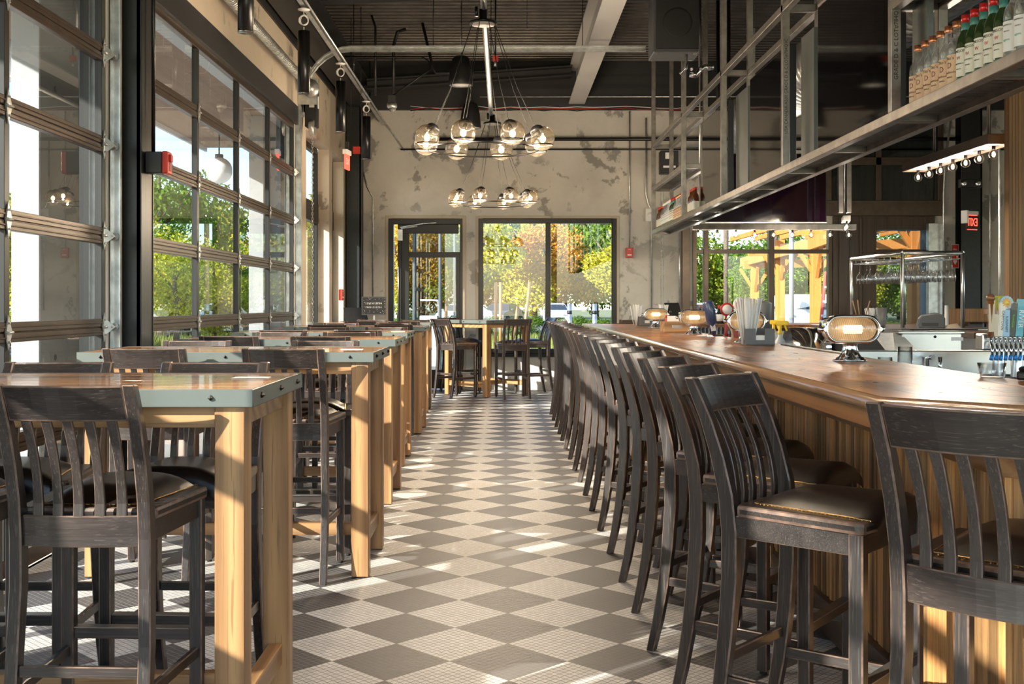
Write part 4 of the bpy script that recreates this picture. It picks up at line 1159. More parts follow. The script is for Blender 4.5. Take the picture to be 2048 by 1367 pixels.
# ---------------------------------------------------------------- chandeliers
PL = bpy.data.lights
def point(name, loc, power, col, r, parent=None):
    l = PL.new(name, 'POINT'); l.energy = power; l.color = col; l.shadow_soft_size = r
    o = bpy.data.objects.new(name, l); COL.objects.link(o); o.location = loc
    if parent: o.parent = parent
    return o
CD = []
def chandelier(label, loc, rz, lit, pw=22):
    t = thing('globe_chandelier', label, 'chandelier', loc, rz, 'globe ring chandeliers')
    R = .44; hz = .84; gr = .086; nb = 8
    b = MB(); pts = [(R*.90*math.cos(2*PI*k/48), R*.90*math.sin(2*PI*k/48), -.062) for k in range(48)]
    b.tube(pts, .006, 8, closed=True)
    for k in range(nb):
        a = 2*PI*(k+.5)/nb; cx, cy = R*math.cos(a), R*math.sin(a)
        b.tube([(cx+gr*.84*math.cos(2*PI*j/24), cy+gr*.84*math.sin(2*PI*j/24), -.045) for j in range(24)], .0045, 6, closed=True)
    b.build('ring_frame', M['blacksat'], t)
    b = MB(); b.lathe([(.001,hz+.10),(.03,hz+.10),(.03,hz+.03),(.045,hz+.03),(.045,hz+.012),(.10,hz+.012),(.10,hz-.004),(.001,hz-.004)], 24)
    b.tube([(-.05,0,hz+.05),(-.05,0,hz+.12)], .012, 8)
    b.build('canopy_hub', M['blacksat'], t)
    MB().lathe([(.088,hz-.0045),(.088,hz-.008),(.001,hz-.008)], 24).build('hub_plate', M['white'], t)
    gm = MB().sphere((0,0,0), gr, 28, 18).mesh('glass_globe'); gm.materials.append(M['globe'])
    bm_ = MB().sphere((0,0,0), .021, 12, 8, 1.25).mesh('lamp_bulb'); bm_.materials.append(M['filament'])
    cm = MB().lathe([(.001,.05),(.03,.046),(.046,.03),(.053,.0),(.050,.002),(.043,.026),(.028,.04),(.001,.044)], 16); cm.tube([(0,0,-.025),(0,0,.02)], .016, 10); cm = cm.mesh('socket_cup'); cm.materials.append(M['blacksat'])
    for k in range(nb):
        a = 2*PI*(k+.5)/nb; cx, cy = R*math.cos(a), R*math.sin(a)
        g = bpy.data.objects.new('glass_globe', gm); COL.objects.link(g); g.parent = t; g.location = (cx, cy, 0)
        c = bpy.data.objects.new('socket_cup', cm); COL.objects.link(c); c.parent = g; c.location = (-.035*math.cos(a), -.035*math.sin(a), .045)
        c.rotation_euler = Euler((0, -.55, a)) 
        u = bpy.data.objects.new('lamp_bulb', bm_); COL.objects.link(u); u.parent = g; u.location = (0, 0, -.005)
        w = MB(); w.tube([(.085*math.cos(a), .085*math.sin(a), hz), (.5*(R+.085)*math.cos(a)-.012*math.cos(a), .5*(R+.085)*math.sin(a), hz*.45), (cx-.05*math.cos(a), cy-.05*math.sin(a), .075)], .0028, 5)
        w.build('power_cord', M['rubber'], t)
    if lit:
        for k in range(nb):
            a = 2*PI*(k+.5)/nb
            point('globe_light', (R*math.cos(a), R*math.sin(a), -.042), pw, WARM, .008, t)
    return t
LAMP_W = 22
c1 = chandelier('ring chandelier with eight glass globes, the larger-looking one closest to the camera', (-.145, 8.15, 2.465), math.radians(5.5), True)
c2 = chandelier('ring chandelier with eight glass globes, hanging farther back over the aisle', (-.125, 12.75, 2.475), math.radians(5.5), True)
c3 = chandelier('ring chandelier with eight glass globes, above the camera and out of frame', (-.16, 3.55, 2.46), 0, True, 9)  # added out of view to brighten the room, continuing the chandelier row
t = thing('conduit_run', 'polished straight pipe under the roof carrying both chandeliers', 'pipe', (0,0,0))
MB().tube([(-.14,1,3.42),(-.14,13.3,3.42)], .024, 12).build('pipe', M['galv'], t)
b = MB()
for y in (3.0, 8.15, 12.75): b.tube([(-.14,y,3.44),(-.14,y,4.95)], .005, 6)
b.build('hanger_rod', M['blacksat'], t)
# ---------------------------------------------------------------- tube pendants on the strut
sx_ = -1.79
t = thing('strut_channel', 'slotted silver strut channel under the roof carrying the black tube pendants', 'strut', (0,0,0))
b = MB(); b.box(sx_-.021, sx_+.021, 1, 16.95, 3.955, 3.965).box(sx_-.021, sx_-.018, 1, 16.95, 3.965, 3.998).box(sx_+.018, sx_+.021, 1, 16.95, 3.965, 3.998).tube([(sx_+.05,1,3.96),(sx_+.05,16.95,3.96),(sx_+.10,17.12,3.9),(sx_+.3,17.14,3.6)], .012, 8)
b.build('channel', M['galv'], t)
b = MB()
for y in (4, 9.1, 13.6): b.tube([(sx_,y,4.0),(sx_,y,4.95)], .006, 6)
b.build('hanger_rod', M['blacksat'], t)
TP = None
for i, y in enumerate((7.9, 10.2, 12.5, 14.85, 5.6, 3.3)):  # last two are added out of view as fill, continuing the row
    lb = f'black tube pendant light hanging by the garage doors, {ORD[i]} from the camera' if i < 4 else ['black tube pendant above the second high table, out of frame', 'black tube pendant above the closest high table, out of frame'][i-4]
    if TP is None:
        TP = thing('tube_pendant', lb, 'pendant light', (sx_, y, 3.18), 0, 'black tube pendants')
        MB().lathe([(.052,0),(.055,0),(.055,.56),(.001,.56)], 28).lathe([(.052,0),(.050,.03),(.001,.03)], 28).build('tube_housing', M['blacksat'], TP)
        MB().lathe([(.0535,.0),(.0555,.002),(.0555,.006)], 28).build('trim_ring', M['chrome'], TP)
        MB().lathe([(.046,.012),(.001,.012)], 24).build('light_lens', M['downlight'], TP)
        MB().lathe([(.055,.752),(.055,.758),(.001,.758)], 20).lathe([(.03,.758),(.03,.772),(.001,.772)], 12).build('ceiling_plate', M['white'], TP)
        b = MB()
        for k in range(4): b.tube([(.045*math.cos(j/14*2*PI)*(1-.1*k), .01*k-.015+.02*math.sin(j/14*2*PI+k), .66+.05*math.sin(j/14*2*PI)*(1-.08*k)) for j in range(14)], .0035, 5, closed=True)
        b.tube([(0,0,.56),(.0,0,.60)], .006, 6); b.tube([(0,0,.70),(0,0,.752)], .004, 6)
        b.build('coiled_cable', M['white'], TP)
    else: dup(TP, (sx_, y, 3.18), 0, lb)
    l = PL.new('pendant_spot', 'SPOT'); l.energy = 35; l.color = (1,.9,.76); l.spot_size = 1.4; l.spot_blend = .5; l.shadow_soft_size = .03
    o = bpy.data.objects.new('pendant_spot', l); COL.objects.link(o); o.location = (sx_, y, 3.17)
# ---------------------------------------------------------------- garage door hardware, conduits
t = thing('door_track', 'galvanised garage door rail running level across the room under the roof', 'rail', (0,0,0))
ytr = 12.95
pts = [(WX+.05, ytr, 3.45)]+[(WX+.05+.55*(1-math.cos(a)), ytr, 3.60+.60*math.sin(a)) for a in [i*PI/16 for i in range(9)]]+[(1.62, ytr, 4.20)]
b = MB()
for e in (-.026, .026):
    for i in range(len(pts)-1): b.beam(Vector(pts[i])+Vector((0,0,e)), Vector(pts[i+1])+Vector((0,0,e)), .035, .014)
for i in range(len(pts)-1): b.beam(Vector(pts[i])+Vector((0,.017,0)), Vector(pts[i+1])+Vector((0,.017,0)), .004, .06)
b.build('rail', M['galv'], t)
MB().tube([(-.8,ytr,4.23),(-.8,ytr,4.95)], .005, 6).tube([(.9,ytr,4.23),(.9,ytr,4.95)], .005, 6).build('hanger_rod', M['blacksat'], t)
t = thing('torsion_spring', 'coiled garage door torsion spring with bearing plate above the second door', 'spring', (0,0,0))
b = MB(); b.tube([(WX+.16, 7.3, 3.72), (WX+.16, 13.0, 3.72)], .014, 10); b.build('shaft', M['galv'], t)
b = MB(); b.tube([(WX+.16+.045*math.cos(k*.7), 8.5+.0050*k, 3.72+.045*math.sin(k*.7)) for k in range(800)], .0055, 5); b.build('coil', M['galv'], t)
b = MB(); b.box(WX+.004, WX+.22, 12.86, 12.866, 3.55, 3.85); b.lathe([(.095,-.03),(.10,-.025),(.08,-.01),(.10,.01),(.10,.03)], 20, Matrix.Translation((WX+.16,12.78,3.72)) @ Matrix.Rotation(PI/2,4,'X')); b.box(WX+.004, WX+.03, 12.88, 12.95, 2.9, 4.15)
b.build('bearing_plate', M['galv'], t)
t = thing('door_operator', 'black boxed garage door motor beside the torsion spring', 'motor', (WX+.12, 13.12, 3.35))
MB().box(-.07,.07,-.07,.07,-.02,.42).build('housing', M['black'], t, bevel=.006)
MB().box(.071,.073,-.03,.03,.2,.34).box(-.02,.04,-.072,-.071,.2,.3).build('label_plate', M['white'], t)
MB().tube([(-.02,-.04,-.03),(.04,-.04,-.03)], .09, 18).build('chain_wheel', M['galv'], t)
def chain(label, x, y, z0, z1, rz=0):
    b = MB(); z = z0; k = 0
    while z < z1:
        R_ = [(.009*math.cos(j/8*2*PI), 0, z+.020*math.sin(j/8*2*PI)) for j in range(8)]
        if k % 2: R_ = [(0, p[0], p[2]) for p in R_]
        b.tube([(x+p[0], y+p[1], p[2]) for p in R_], .0028, 4, closed=True); z += .030; k += 1
    o = b.build('hoist_chain', M['galv']); return tag(o, label, 'chain')
chain('galvanised hoist chain hanging beside the second garage door', WX+.12, 13.16, .9, 3.30)
chain('heavy chain hanging down the end wall under the bottle shelf', PX(1322, 17.0), 17.0, .95, 3.5)
chain('heavy chain strand doubled beside the first on the end wall', PX(1322, 17.0)+.04, 17.02, .95, 3.5)
def conduit(label, pts, r=.012, mat='galv'):
    o = MB().tube(pts, r, 8).build('conduit', M[mat]); return tag(o, label, 'conduit')
conduit('thin dark conduit running level along the end wall top', [(-1.55,17.12,3.62),(9,17.12,3.62)], .012, 'blacksat')
conduit('thick dark pipe running level along the end wall below the roof', [(-1.3,17.08,3.77),(9,17.08,3.77)], .028, 'blacksat')
conduit('bent grey conduit dropping down the end wall beside the glazed door', [(-2.12,17.16,3.3),(-2.05,17.16,3.05),(-1.97,17.17,2.9),(-1.97,17.17,1.2)], .011, 'galv')
conduit('straight conduit dropping to the red fire alarm on the end wall', [(PX(1259,17.15),17.15,4.2),(PX(1259,17.15),17.15,2.13)], .011, 'galv')
conduit('bent conduit down the end wall behind the bottle shelf', [(PX(1292,17.15),17.15,4.1),(PX(1292,17.15),17.15,2.95),(PX(1296,17.15),17.15,2.82),(PX(1303,17.15),17.15,2.7),(PX(1303,17.15),17.15,1.2)], .012, 'galv')
conduit('grey conduit beside the bar-side end window', [(PX(1359,17.0),17.0,2.6),(PX(1359,17.0),17.0,1.1)], .014, 'galv')
conduit('silver conduit looping up beside the ribbed timber pier', [(PX(1887,16.9),16.9,.6),(PX(1887,16.9),16.9,2.9),(PX(1890,16.9),16.9,3.4),(PX(1905,16.9),16.9,4.2)], .016, 'galv')
conduit('thin silver conduit on the dark steel column by the exit sign', [(PX(1980,16.5),16.5,.6),(PX(1980,16.5),16.5,4.4)], .012, 'galv')
conduit('silver conduit against the ribbed timber pier', [(PX(1999,9.2),9.2,.6),(PX(1999,9.2),9.2,2.6)], .010, 'galv')
conduit('black bent conduit dropping from the roof to the dome camera', [(-1.9,13.6,4.25),(-.98,13.6,4.25),(-.90,13.6,4.2),(-.87,13.6,4.1),(PX(784,13.6),13.6,3.78)], .012, 'blacksat')
conduit('black conduit dropping from the deck beside the camera conduit', [(PX(812,15),15,4.92),(PX(795,15),15,4.88),(PX(787,15),15,4.7),(PX(787,15),15,4.0)], .022, 'blacksat')
conduit('slanting black conduit on the deck above the speakers', [(PX(845,14.6),14.6,4.9),(PX(866,14.6),14.6,4.32),(PX(872,14.6),14.6,4.26),(PX(985,14.6),14.6,4.25)], .018, 'blacksat')
conduit('black conduit dropping from the deck over the strut', [(PX(743,14.2),14.2,4.9),(PX(751,14.2),14.2,4.75),(PX(751,14.2),14.2,3.9)], .014, 'blacksat')
conduit('silver conduit level under the dark end beam', [(PX(960,16.6),16.6,4.32),(9,16.6,4.32)], .012, 'galv')
for i, (px, y) in enumerate(((702, 14.5), (722, 14.0), (1054, 12), (923, 13.7))):
    o = MB().tube([(PX(px,y),y,3.6 if i < 2 else 4.2),(PX(px,y),y,4.95)], .004, 5).build('hanger_rod', M['blacksat'])
    tag(o, ['thin black hanger rod over the strut, window side', 'thin black hanger rod beside the camera conduit', 'thin black hanger rod above the level garage rail', 'thin rod carrying the upper pendant speaker'][i], 'rod')
R = random.Random(8)
def wirerun(label, mat, dz):
    pts = []
    x = -1.4
    while x < 3.2: pts.append((x, 17.10, 4.20+dz+R.uniform(-.02,.02))); x += .25
    o = MB().tube(pts, .006, 5).build('cable_run', M[mat]); tag(o, label, 'cable')
wirerun('loose red cable strung along the top of the end wall', 'red', .03); wirerun('loose white cable strung along the top of the end wall', 'paper', .05); wirerun('loose black cable strung along the top of the end wall', 'rubber', .01)
# dome camera
t = thing('dome_camera', 'small grey security camera hanging below the dark end beam', 'camera', (PX(784,13.6), 13.6, 3.55))
MB().box(-.045,.045,-.045,.045,.14,.24).build('junction_box', M['black'], t, bevel=.004); MB().lathe([(.06,.14),(.062,.10),(.05,.085)], 18).build('collar', M['galv'], t); MB().sphere((.008,-.01,.075), .042, 16, 10).build('lens_ball', M['grey'], t)
# pendant speakers
def pspk(label, loc, h=.34):
    t = thing('pendant_speaker', label, 'speaker', loc, 0, 'black pendant speakers')
    MB().lathe([(.145,0),(.152,.01),(.15,.06),(.135,.20),(.105,.33),(.07,.36),(.001,.365)], 28).build('cone_shell', M['black'], t)
    MB().lathe([(.143,-.002),(.001,-.012)], 28).build('speaker_grille', M['grey'] if False else M['white'], t)
    MB().tube([(0,0,.36),(0,0,1.0)], .003, 5).build('suspension_wire', M['galv'], t)
    return t
S1 = pspk('black cone pendant speaker high above the aisle, nearer the camera', (PX(922,14), 14.0, PZ(171,14)))
dup(S1, (PX(941,16.4), 16.4, PZ(256,16.4)), 0, 'black cone pendant speaker near the end wall, behind the closer chandelier')
# box loudspeaker
t = thing('loudspeaker', 'big dark grey box loudspeaker hung from the roof by the bottle shelf', 'speaker', (PX(1352,11.6), 11.6, 3.86), 0)
MB().box(-.23,.25,-.02,.42,0,.62).build('cabinet', plain('dark_grey_cabinet', (.045,.047,.05), .55, noise=.1, nscale=50), t, bevel=.008)
MB().box(-.205,.235,-.035,-.021,.03,.60).build('grille', M['black'], t, bevel=.004)
MB().lathe([(.15,0),(.15,.004),(.13,.004)], 28, Matrix.Translation((.01,-.035,.30)) @ Matrix.Rotation(PI/2,4,'X')).build('driver_ring', M['rubber'], t)
b = MB()
for x in (-.19,.20):
    for y in (.04,.36): b.box(x-.02,x+.02,y-.02,y+.02,-.006,0)
b.tube([(.12,.1,0),(.12,.1,-.14),(.06,.1,-.2)], .018, 8); b.build('mount_bracket', M['chrome'], t)
MB().tube([(-.1,.2,.62),(-.1,.2,1.09)], .006, 6).tube([(.1,.2,.62),(.1,.2,1.09)], .006, 6).build('hanger_rod', M['blacksat'], t)
t = thing('pipe_clamp_joint', 'polished pipe clamps on the sprinkler line below the loudspeaker', 'clamp', (PX(1400,11), 11, PZ(140,11)))
b = MB(); b.tube([(-.10,0,-.04),(-.04,0,-.05),(.0,0,0),(.05,0,.03),(.13,0,.03)], .028, 12)
for x in (-.09, .0, .08): b.tube([(x,-.04,0),(x+.02,.03,.02)], .016, 8)
b.build('clamp_body', M['chrome'], t); MB().tube([(0,0,0),(0,0,.9)], .012, 8).build('pipe_drop', M['blacksat'], t)
# round duct
t = thing('spiral_duct', 'large silver spiral duct running above the bottle shelf', 'duct', (0,0,0))
b = MB(); pts = []; rr = []
y = 2.0
while y < 16.9: pts += [(3.3,y,3.775),(3.3,y+.10,3.775),(3.3,y+.11,3.775),(3.3,y+.12,3.775)]; rr += [.32,.32,.332,.32]; y += .13
b.tube(pts, rr, 32); b.build('duct_shell', M['galv'], t)
MB().box(3.28,3.32,5,5.03,4.09,4.93).box(3.28,3.32,10,10.03,4.09,4.93).box(3.28,3.32,15,15.03,4.09,4.93).build('strap', M['galv'], t)
# ---------------------------------------------------------------- overhead bottle shelf
SY = [14.6, 12.15, 9.95, 7.77, 5.60, 3.4, 1.2]
XO, XI = 1.925, 2.155; ZS, ZM, ZT = 2.215, 2.765, 3.315
sh = thing('overhead_shelf', 'long welded steel bottle shelf hung from the roof over the bar', 'shelf', (0,0,0))
T_ = .05
b = MB()
for z in (ZS, ZT):
    for x in (XO, XI): b.box(x-T_/2, x+T_/2, SY[-1], SY[0]+T_/2, z-T_/2, z+T_/2)
b.build('long_rail', M['rawsteel'], sh, bevel=.003)
for i, y in enumerate(SY):
    for x in (XO, XI):
        MB().box(x-T_/2, x+T_/2, y-T_/2, y+T_/2, ZS+T_/2, 4.93).build('upright', M['rawsteel'], sh, bevel=.003)
cb = MB().box(XO+T_/2, XI-T_/2, -T_/2, T_/2, -T_/2, T_/2).build('cross_bar', M['rawsteel'], sh, bevel=.003)
spots = [(y, z) for y in SY for z in (ZS, ZT)]+[(y, ZS) for y in (11.05, 8.86, 6.7, 4.5)]+[(y, ZM) for y in (14.6, 12.15, 5.6, 3.4, 1.2)]
for i, (y, z) in enumerate(spots):
    c_ = cb if i == 0 else cb.copy()
    if i: COL.objects.link(c_); c_.parent = sh
    c_.location = (0, y, z)
for y0, y1 in ((12.15, 14.6), (1.2, 5.6)):
    for x in (XO, XI): MB().box(x-T_/2, x+T_/2, y0+T_/2, y1-T_/2, ZM-T_/2, ZM+T_/2).build('middle_rail', M['rawsteel'], sh, bevel=.003)
# expanded mesh decks
def deckmesh(y0, y1, z, step):
    b = MB(); y = y0; w = XI-XO-T_
    while y < y1:
        b.box(XO+T_/2, XI-T_/2, y, y+.008, z, z+.012); y += step
    for k in range(5):
        x = XO+T_/2+w*(k+.5)/5; b.box(x-.002, x+.002, y0, y1, z+.012, z+.016)
    return b
deckmesh(1.2, 9.95, ZS+.006, .030).build('mesh_deck', M['rawsteel'], sh)
deckmesh(9.95, 14.6, ZS+.006, .030).build('mesh_deck', M['rawsteel'], sh)
deckmesh(12.15, 14.6, ZM+.006, .03).build('mesh_deck', M['rawsteel'], sh)
deckmesh(1.2, 5.6, ZM+.006, .03).build('mesh_deck', M['rawsteel'], sh)
for y, z in ((5.56, 3.0), ):
    pass
pe = plain('printed_mill_mark', (.02,.02,.02), .6)
put_text('GRADE D & C LOT#784Q1C Q1Q', .030, pe, sh, (XO+.0, 5.6-.0262, 2.62), (PI/2, -PI/2, 0), .0003, 'mill_marking')
put_text('USA CANADA A500 GRADE D & C LOT#784Q1C', .030, pe, sh, (XO, 7.77-.0262, 2.78), (PI/2, -PI/2, 0), .0003, 'mill_marking')
put_text('GRADE A500 A500 GRADE D & C', .026, pe, sh, (XI-.03, 7.3, 2.8), (PI/2, -PI/2, 0), .0003, 'mill_marking').location = (XI, 7.77-.0262, 2.9)
# televisions and blank plates between the uprights
def tv(label, y0, y1, z0, z1, x=2.035):
    t = thing('wall_television', label, 'TV', (x, (y0+y1)/2, z0), 0, 'televisions in the overhead shelf')
    L = y1-y0; H = z1-z0
    MB().box(-.022, .03, -L/2, L/2, 0, H).build('casing', M['blacksat'], t, bevel=.003)
    MB().box(-.0245, -.0222, -L/2+.010, L/2-.010, .014, H-.010).build('screen', M['tv'], t)
    MB().box(-.0235, -.0221, -L/2, L/2, .0, .006).box(-.0235,-.0221,-L/2,-L/2+.004,0,H).box(-.0235,-.0221,L/2-.004,L/2,0,H).build('silver_trim', M['chrome'], t)
    return t
tv('black television in the shelf bay closest to the bottles, mirroring the room', 5.83, 7.28, 2.275, 3.22)
tv('black television in the middle shelf bay', 8.02, 9.28, 2.275, 3.13)
tv('black television in the shelf bay nearest the end wall', 10.2, 11.6, 2.275, 3.13)
for i, (y0, y1) in enumerate(((5.42, 5.62), (7.40, 7.72), (9.40, 9.88))):
    o = MB().box(2.02, 2.026, y0, y1, 2.245, 3.10).box(2.026,2.05,y0,y0+.004,2.245,3.10).build('steel_plate', plain('blued_steel_plate', (.13,.145,.145), .35, .7, noise=.15, nscale=5) if i == 0 else bpy.data.materials['blued_steel_plate'])
    tag(o, ['upright grey steel plate beside the bottle end of the shelf', 'upright grey steel plate between two televisions', 'upright grey steel plate in the far television bay'][i], 'plate', 'blank steel plates in the overhead shelf')
# big TV facing the camera behind the shelf
t = thing('wall_television', 'large dark television facing the room below the steel shelf, reflecting bulbs', 'TV', (2.89, 12.5, 2.19))
MB().box(-.67,.66,0,.05,0,.76).build('casing', M['blacksat'], t, bevel=.004); MB().box(-.66,.65,-.003,-.0005,.012,.75).build('screen', plain('purple_black_screen', (.010,.002,.010), .05, 0, 0, spec=.5), t)
MB().box(-.67,.66,-.004,-.0005,-.004,.006).build('silver_trim', M['galv'], t)
MB().tube([(-.52,.08,.3),(-.52,.08,2.7)], .02, 8).tube([(-.40,.08,.3),(-.40,.08,2.7)], .02, 8).box(-.56,.3,.05,.09,.25,.35).build('mount_pole', M['blacksat'], t)
# ---------------------------------------------------------------- bottles on the overhead shelf
def rounded(r, prof, n=16, M_=None):
    return MB().lathe([(a*r, z) for a, z in prof], n)
def backlight_mix():
    n = NT('clear_bottle_glass'); t = n.n('ShaderNodeBsdfTransparent'); n.val(t, 0, (.96,.97,.96)); g = n.n('ShaderNodeBsdfGlossy'); n.val(g, 'Roughness', .04)
    d = n.n('ShaderNodeBsdfTranslucent'); n.val(d, 0, (.9,.92,.92)); lw = n.n('ShaderNodeLayerWeight')
    a = n.n('ShaderNodeMixShader'); a.inputs[0].default_value = .16; n.l(t.outputs[0], a.inputs[1]); n.l(d.outputs[0], a.inputs[2])  # white translucent share imitates the brightness of backlit bottles
    b = n.n('ShaderNodeMixShader'); n.l(n.math('MULTIPLY_ADD', n.math('POWER', lw.outputs['Facing'], 2.5), .8, .10, clamp=True), b.inputs[0]); n.l(a.outputs[0], b.inputs[1]); n.l(g.outputs[0], b.inputs[2])
    return n.done(b.outputs[0])
clear_b = backlight_mix()
green_b = plain('green_bottle_glass', (.02,.045,.012), .08, 0, 1)
amber_b = plain('amber_bottle_glass', (.10,.03,.006), .08, 0, 1)
copper = plain('copper_foil', (.72,.28,.13), .3, .9); redcap = plain('red_foil', (.50,.02,.02), .3, .3); tealcap = plain('teal_band', (.05,.20,.17), .4)
kraft = plain('peach_paper_label', (.74,.52,.34), .8, noise=.05); cream = plain('cream_paper_label', (.78,.77,.66), .8); wlab = plain('white_paper_label', (.80,.81,.80), .7)
ink = plain('label_ink', (.03,.025,.02), .7); inkr = plain('label_ink_red', (.20,.06,.04), .7); inkg = plain('label_ink_green', (.15,.50,.35), .7)
def label_wrap(r, z0, z1, mat, name, t, a0=PI*.55, a1=PI*1.95, n=20):
    v = []; f = []
    for k in range(n+1):
        a = a0+(a1-a0)*k/n; v += [(r*math.cos(a), r*math.sin(a), z0), (r*math.cos(a), r*math.sin(a), z1)]
    for k in range(n): f.append((2*k, 2*k+2, 2*k+3, 2*k+1))
    return MB().add(v, f, True).build(name, mat, t)
def curve_text(body, size, mat, t, r, z, ang, name='lettering'):
    me = text_mesh(body, size, .0003); me.materials.clear(); me.materials.append(mat)
    for v in me.vertices:
        a = ang + v.co.x/r; rr = r+.0005+v.co.z
        v.co = (rr*math.cos(a), rr*math.sin(a), z+v.co.y)
    o = bpy.data.objects.new(name, me); COL.objects.link(o); o.parent = t; return o
def bottle(kind, label, loc, group, s=1.0, rz=0, text=True):
    t = thing('liquor_bottle', label, 'bottle', loc, rz, group); t.scale = (s, s, s)
    A = PI*1.12
    if kind == 'vodka':
        MB().lathe([(.036,0),(.040,.006),(.040,.165),(.036,.19),(.018,.215),(.015,.225),(.016,.262)], 20).build('glass_body', clear_b, t)
        MB().lathe([(.017,.262),(.0175,.264),(.0175,.288),(.001,.288)], 16).build('copper_stopper', copper, t)
        label_wrap(.0405, .012, .142, kraft, 'paper_label', t)
        if text:
            curve_text("Tito's", .020, ink, t, .0407, .126, A); curve_text('D', .034, inkr, t, .0408, .095, A); curve_text('Handmade', .014, inkr, t, .0407, .066, A); curve_text('VODKA', .009, ink, t, .0407, .045, A)
    elif kind == 'green':
        MB().lathe([(.034,0),(.037,.006),(.037,.165),(.033,.195),(.017,.225),(.014,.235),(.014,.262)], 20).build('glass_body', green_b, t)
        MB().lathe([(.0165,.215),(.0165,.258),(.0,.258)], 16).build('teal_neck_band', tealcap, t); MB().lathe([(.017,.258),(.017,.292),(.001,.292)], 16).build('red_cap', redcap, t)
        label_wrap(.0375, .030, .150, cream, 'paper_label', t)
        label_wrap(.0376, .008, .024, tealcap, 'lower_label', t)
        if text:
            curve_text('JAMESON', .016, ink, t, .0377, .136, A); curve_text('W', .020, redcap, t, .0377, .108, A); curve_text('IRISH WHISKEY', .0075, ink, t, .0377, .084, A); curve_text('DISTILLED', .006, ink, t, .0377, .062, A)
    elif kind == 'white':
        MB().lathe([(.036,0),(.039,.006),(.039,.17),(.034,.20),(.018,.225),(.015,.235),(.015,.27)], 20).build('glass_body', clear_b, t)
        MB().lathe([(.017,.268),(.017,.295),(.001,.295)], 16).build('stopper', M['white'], t)
        label_wrap(.0395, .035, .150, wlab, 'paper_label', t)
        if text: curve_text('CASAMIGOS', .008, ink, t, .0397, .135, A); curve_text('TEQUILA', .007, inkr, t, .0397, .112, A); curve_text('agave', .014, inkg, t, .0397, .08, A)
    elif kind == 'amber':
        MB().lathe([(.034,0),(.037,.006),(.037,.15),(.030,.19),(.014,.215),(.014,.25)], 16).build('glass_body', amber_b, t)
        MB().lathe([(.016,.25),(.016,.275),(.001,.275)], 12).build('black_cap', M['red'], t); label_wrap(.0375, .03, .12, cream, 'paper_label', t)
    return t
P = {}
def put_bottle(kind, label, x, y, z, group, s=1.0, rz=0):
    k = (kind,)
    if k not in P: P[k] = bottle(kind, label, (x, y, z), group, s, rz); return
    dup(P[k], (x, y, z), rz, label, group, (s, s, s))
zb = ZS+T_/2+.0
yy = 5.44
seq = ['vodka']*6+['green']*5+['white']*6
cnt = {}
nm = {'vodka': 'clear copper-stoppered bottle with peach label', 'green': 'green bottle with red cap and cream label', 'white': 'clear bottle with white label'}
for i, k in enumerate(seq):
    c = cnt.get(k, 0); cnt[k] = c+1
    put_bottle(k, f'{nm[k]} overhead, {ORD[c]} from the steel plate', XO+.058, yy, zb-.0, 'bottles in the overhead shelf beside the steel plate', 1.02, R.uniform(-.06,.06)); yy -= .093
# second row of bottles behind
for i in range(4): put_bottle('amber', f'amber bottle in the far shelf bay at the end-wall corner, {ORD[i]} from the corner', XO+.055, 14.45-.10*i, zb, 'bottles in the far shelf bay', 1.0)
for i in range(7): put_bottle('white', f'white-labelled bottle in the far shelf bay, {ORD[i]} after the amber ones', XO+.055, 14.05-.10*i, zb, 'bottles in the far shelf bay', .98)
for i in range(3): put_bottle('green', f'green bottle in the far shelf bay, {ORD[i]} after the white-labelled ones', XO+.055, 13.35-.10*i, zb, 'bottles in the far shelf bay', 1.0)
for i in range(7): put_bottle('vodka', f'copper-stoppered bottle in the far shelf bay, {ORD[i]} after the green ones', XO+.055, 13.0-.10*i, zb, 'bottles in the far shelf bay', 1.0)
for i in range(4): put_bottle('amber', f'amber bottle beside the far television bay, {ORD[i]} after the copper-stoppered ones', XO+.055, 12.02-.10*i, zb, 'bottles beside the far television', .95)
# ---------------------------------------------------------------- boards with bulbs
def bulb_board(label, p0, p1, n, w, h, mat, rods, glow, ins0=.12):
    t = thing('bulb_light_bar', label, 'light fixture', p0, 0, 'hanging bars of bare bulbs')
    d = Vector(p1)-Vector(p0)
    MB().beam((0,0,0), d, w, h).build('wood_board', M[mat], t, bevel=.004)
    gb = MB().lathe([(.011,-.022),(.030,-.045),(.036,-.062),(.030,-.082),(.016,-.094),(.001,-.097)], 16).mesh('glass_bulb'); gb.materials.append(M['clear'])
    sb = MB().lathe([(.013,0),(.013,-.024),(.001,-.024)], 10).mesh('lamp_socket'); sb.materials.append(M['blacksat'])
    fb = MB().sphere((0,0,-.060), .013, 8, 6, 1.6).mesh('filament'); fb.materials.append(M['filament'])
    for k in range(n):
        q = d*(ins0/d.length+(1-2*ins0/d.length)*k/(n-1))
        s = bpy.data.objects.new('lamp_socket', sb); COL.objects.link(s); s.parent = t; s.location = q-Vector((0,0,h/2))
        for nm_, me in (('glass_bulb', gb), ('filament', fb)):
            o = bpy.data.objects.new(nm_, me); COL.objects.link(o); o.parent = s
        if glow: point('bulb_light', tuple(q+Vector((0,0,-h/2-.088))), glow, WARM, .006, t)
    b = MB()
    for r_ in rods:
        q = d*r_; b.tube([tuple(q+Vector((0,0,h/2))), (q.x, q.y, 4.94-p0[2])], .012, 8)
    b.build('hanger_rod', M['galv'], t)
    return t
bulb_board('dark wooden light bar with seven glowing bulbs beside the ribbed timber pier', (3.62, 8.28, 2.50), (3.62, 10.05, 2.50), 7, .20, .075, 'beamwood', (.12, .72), 8)
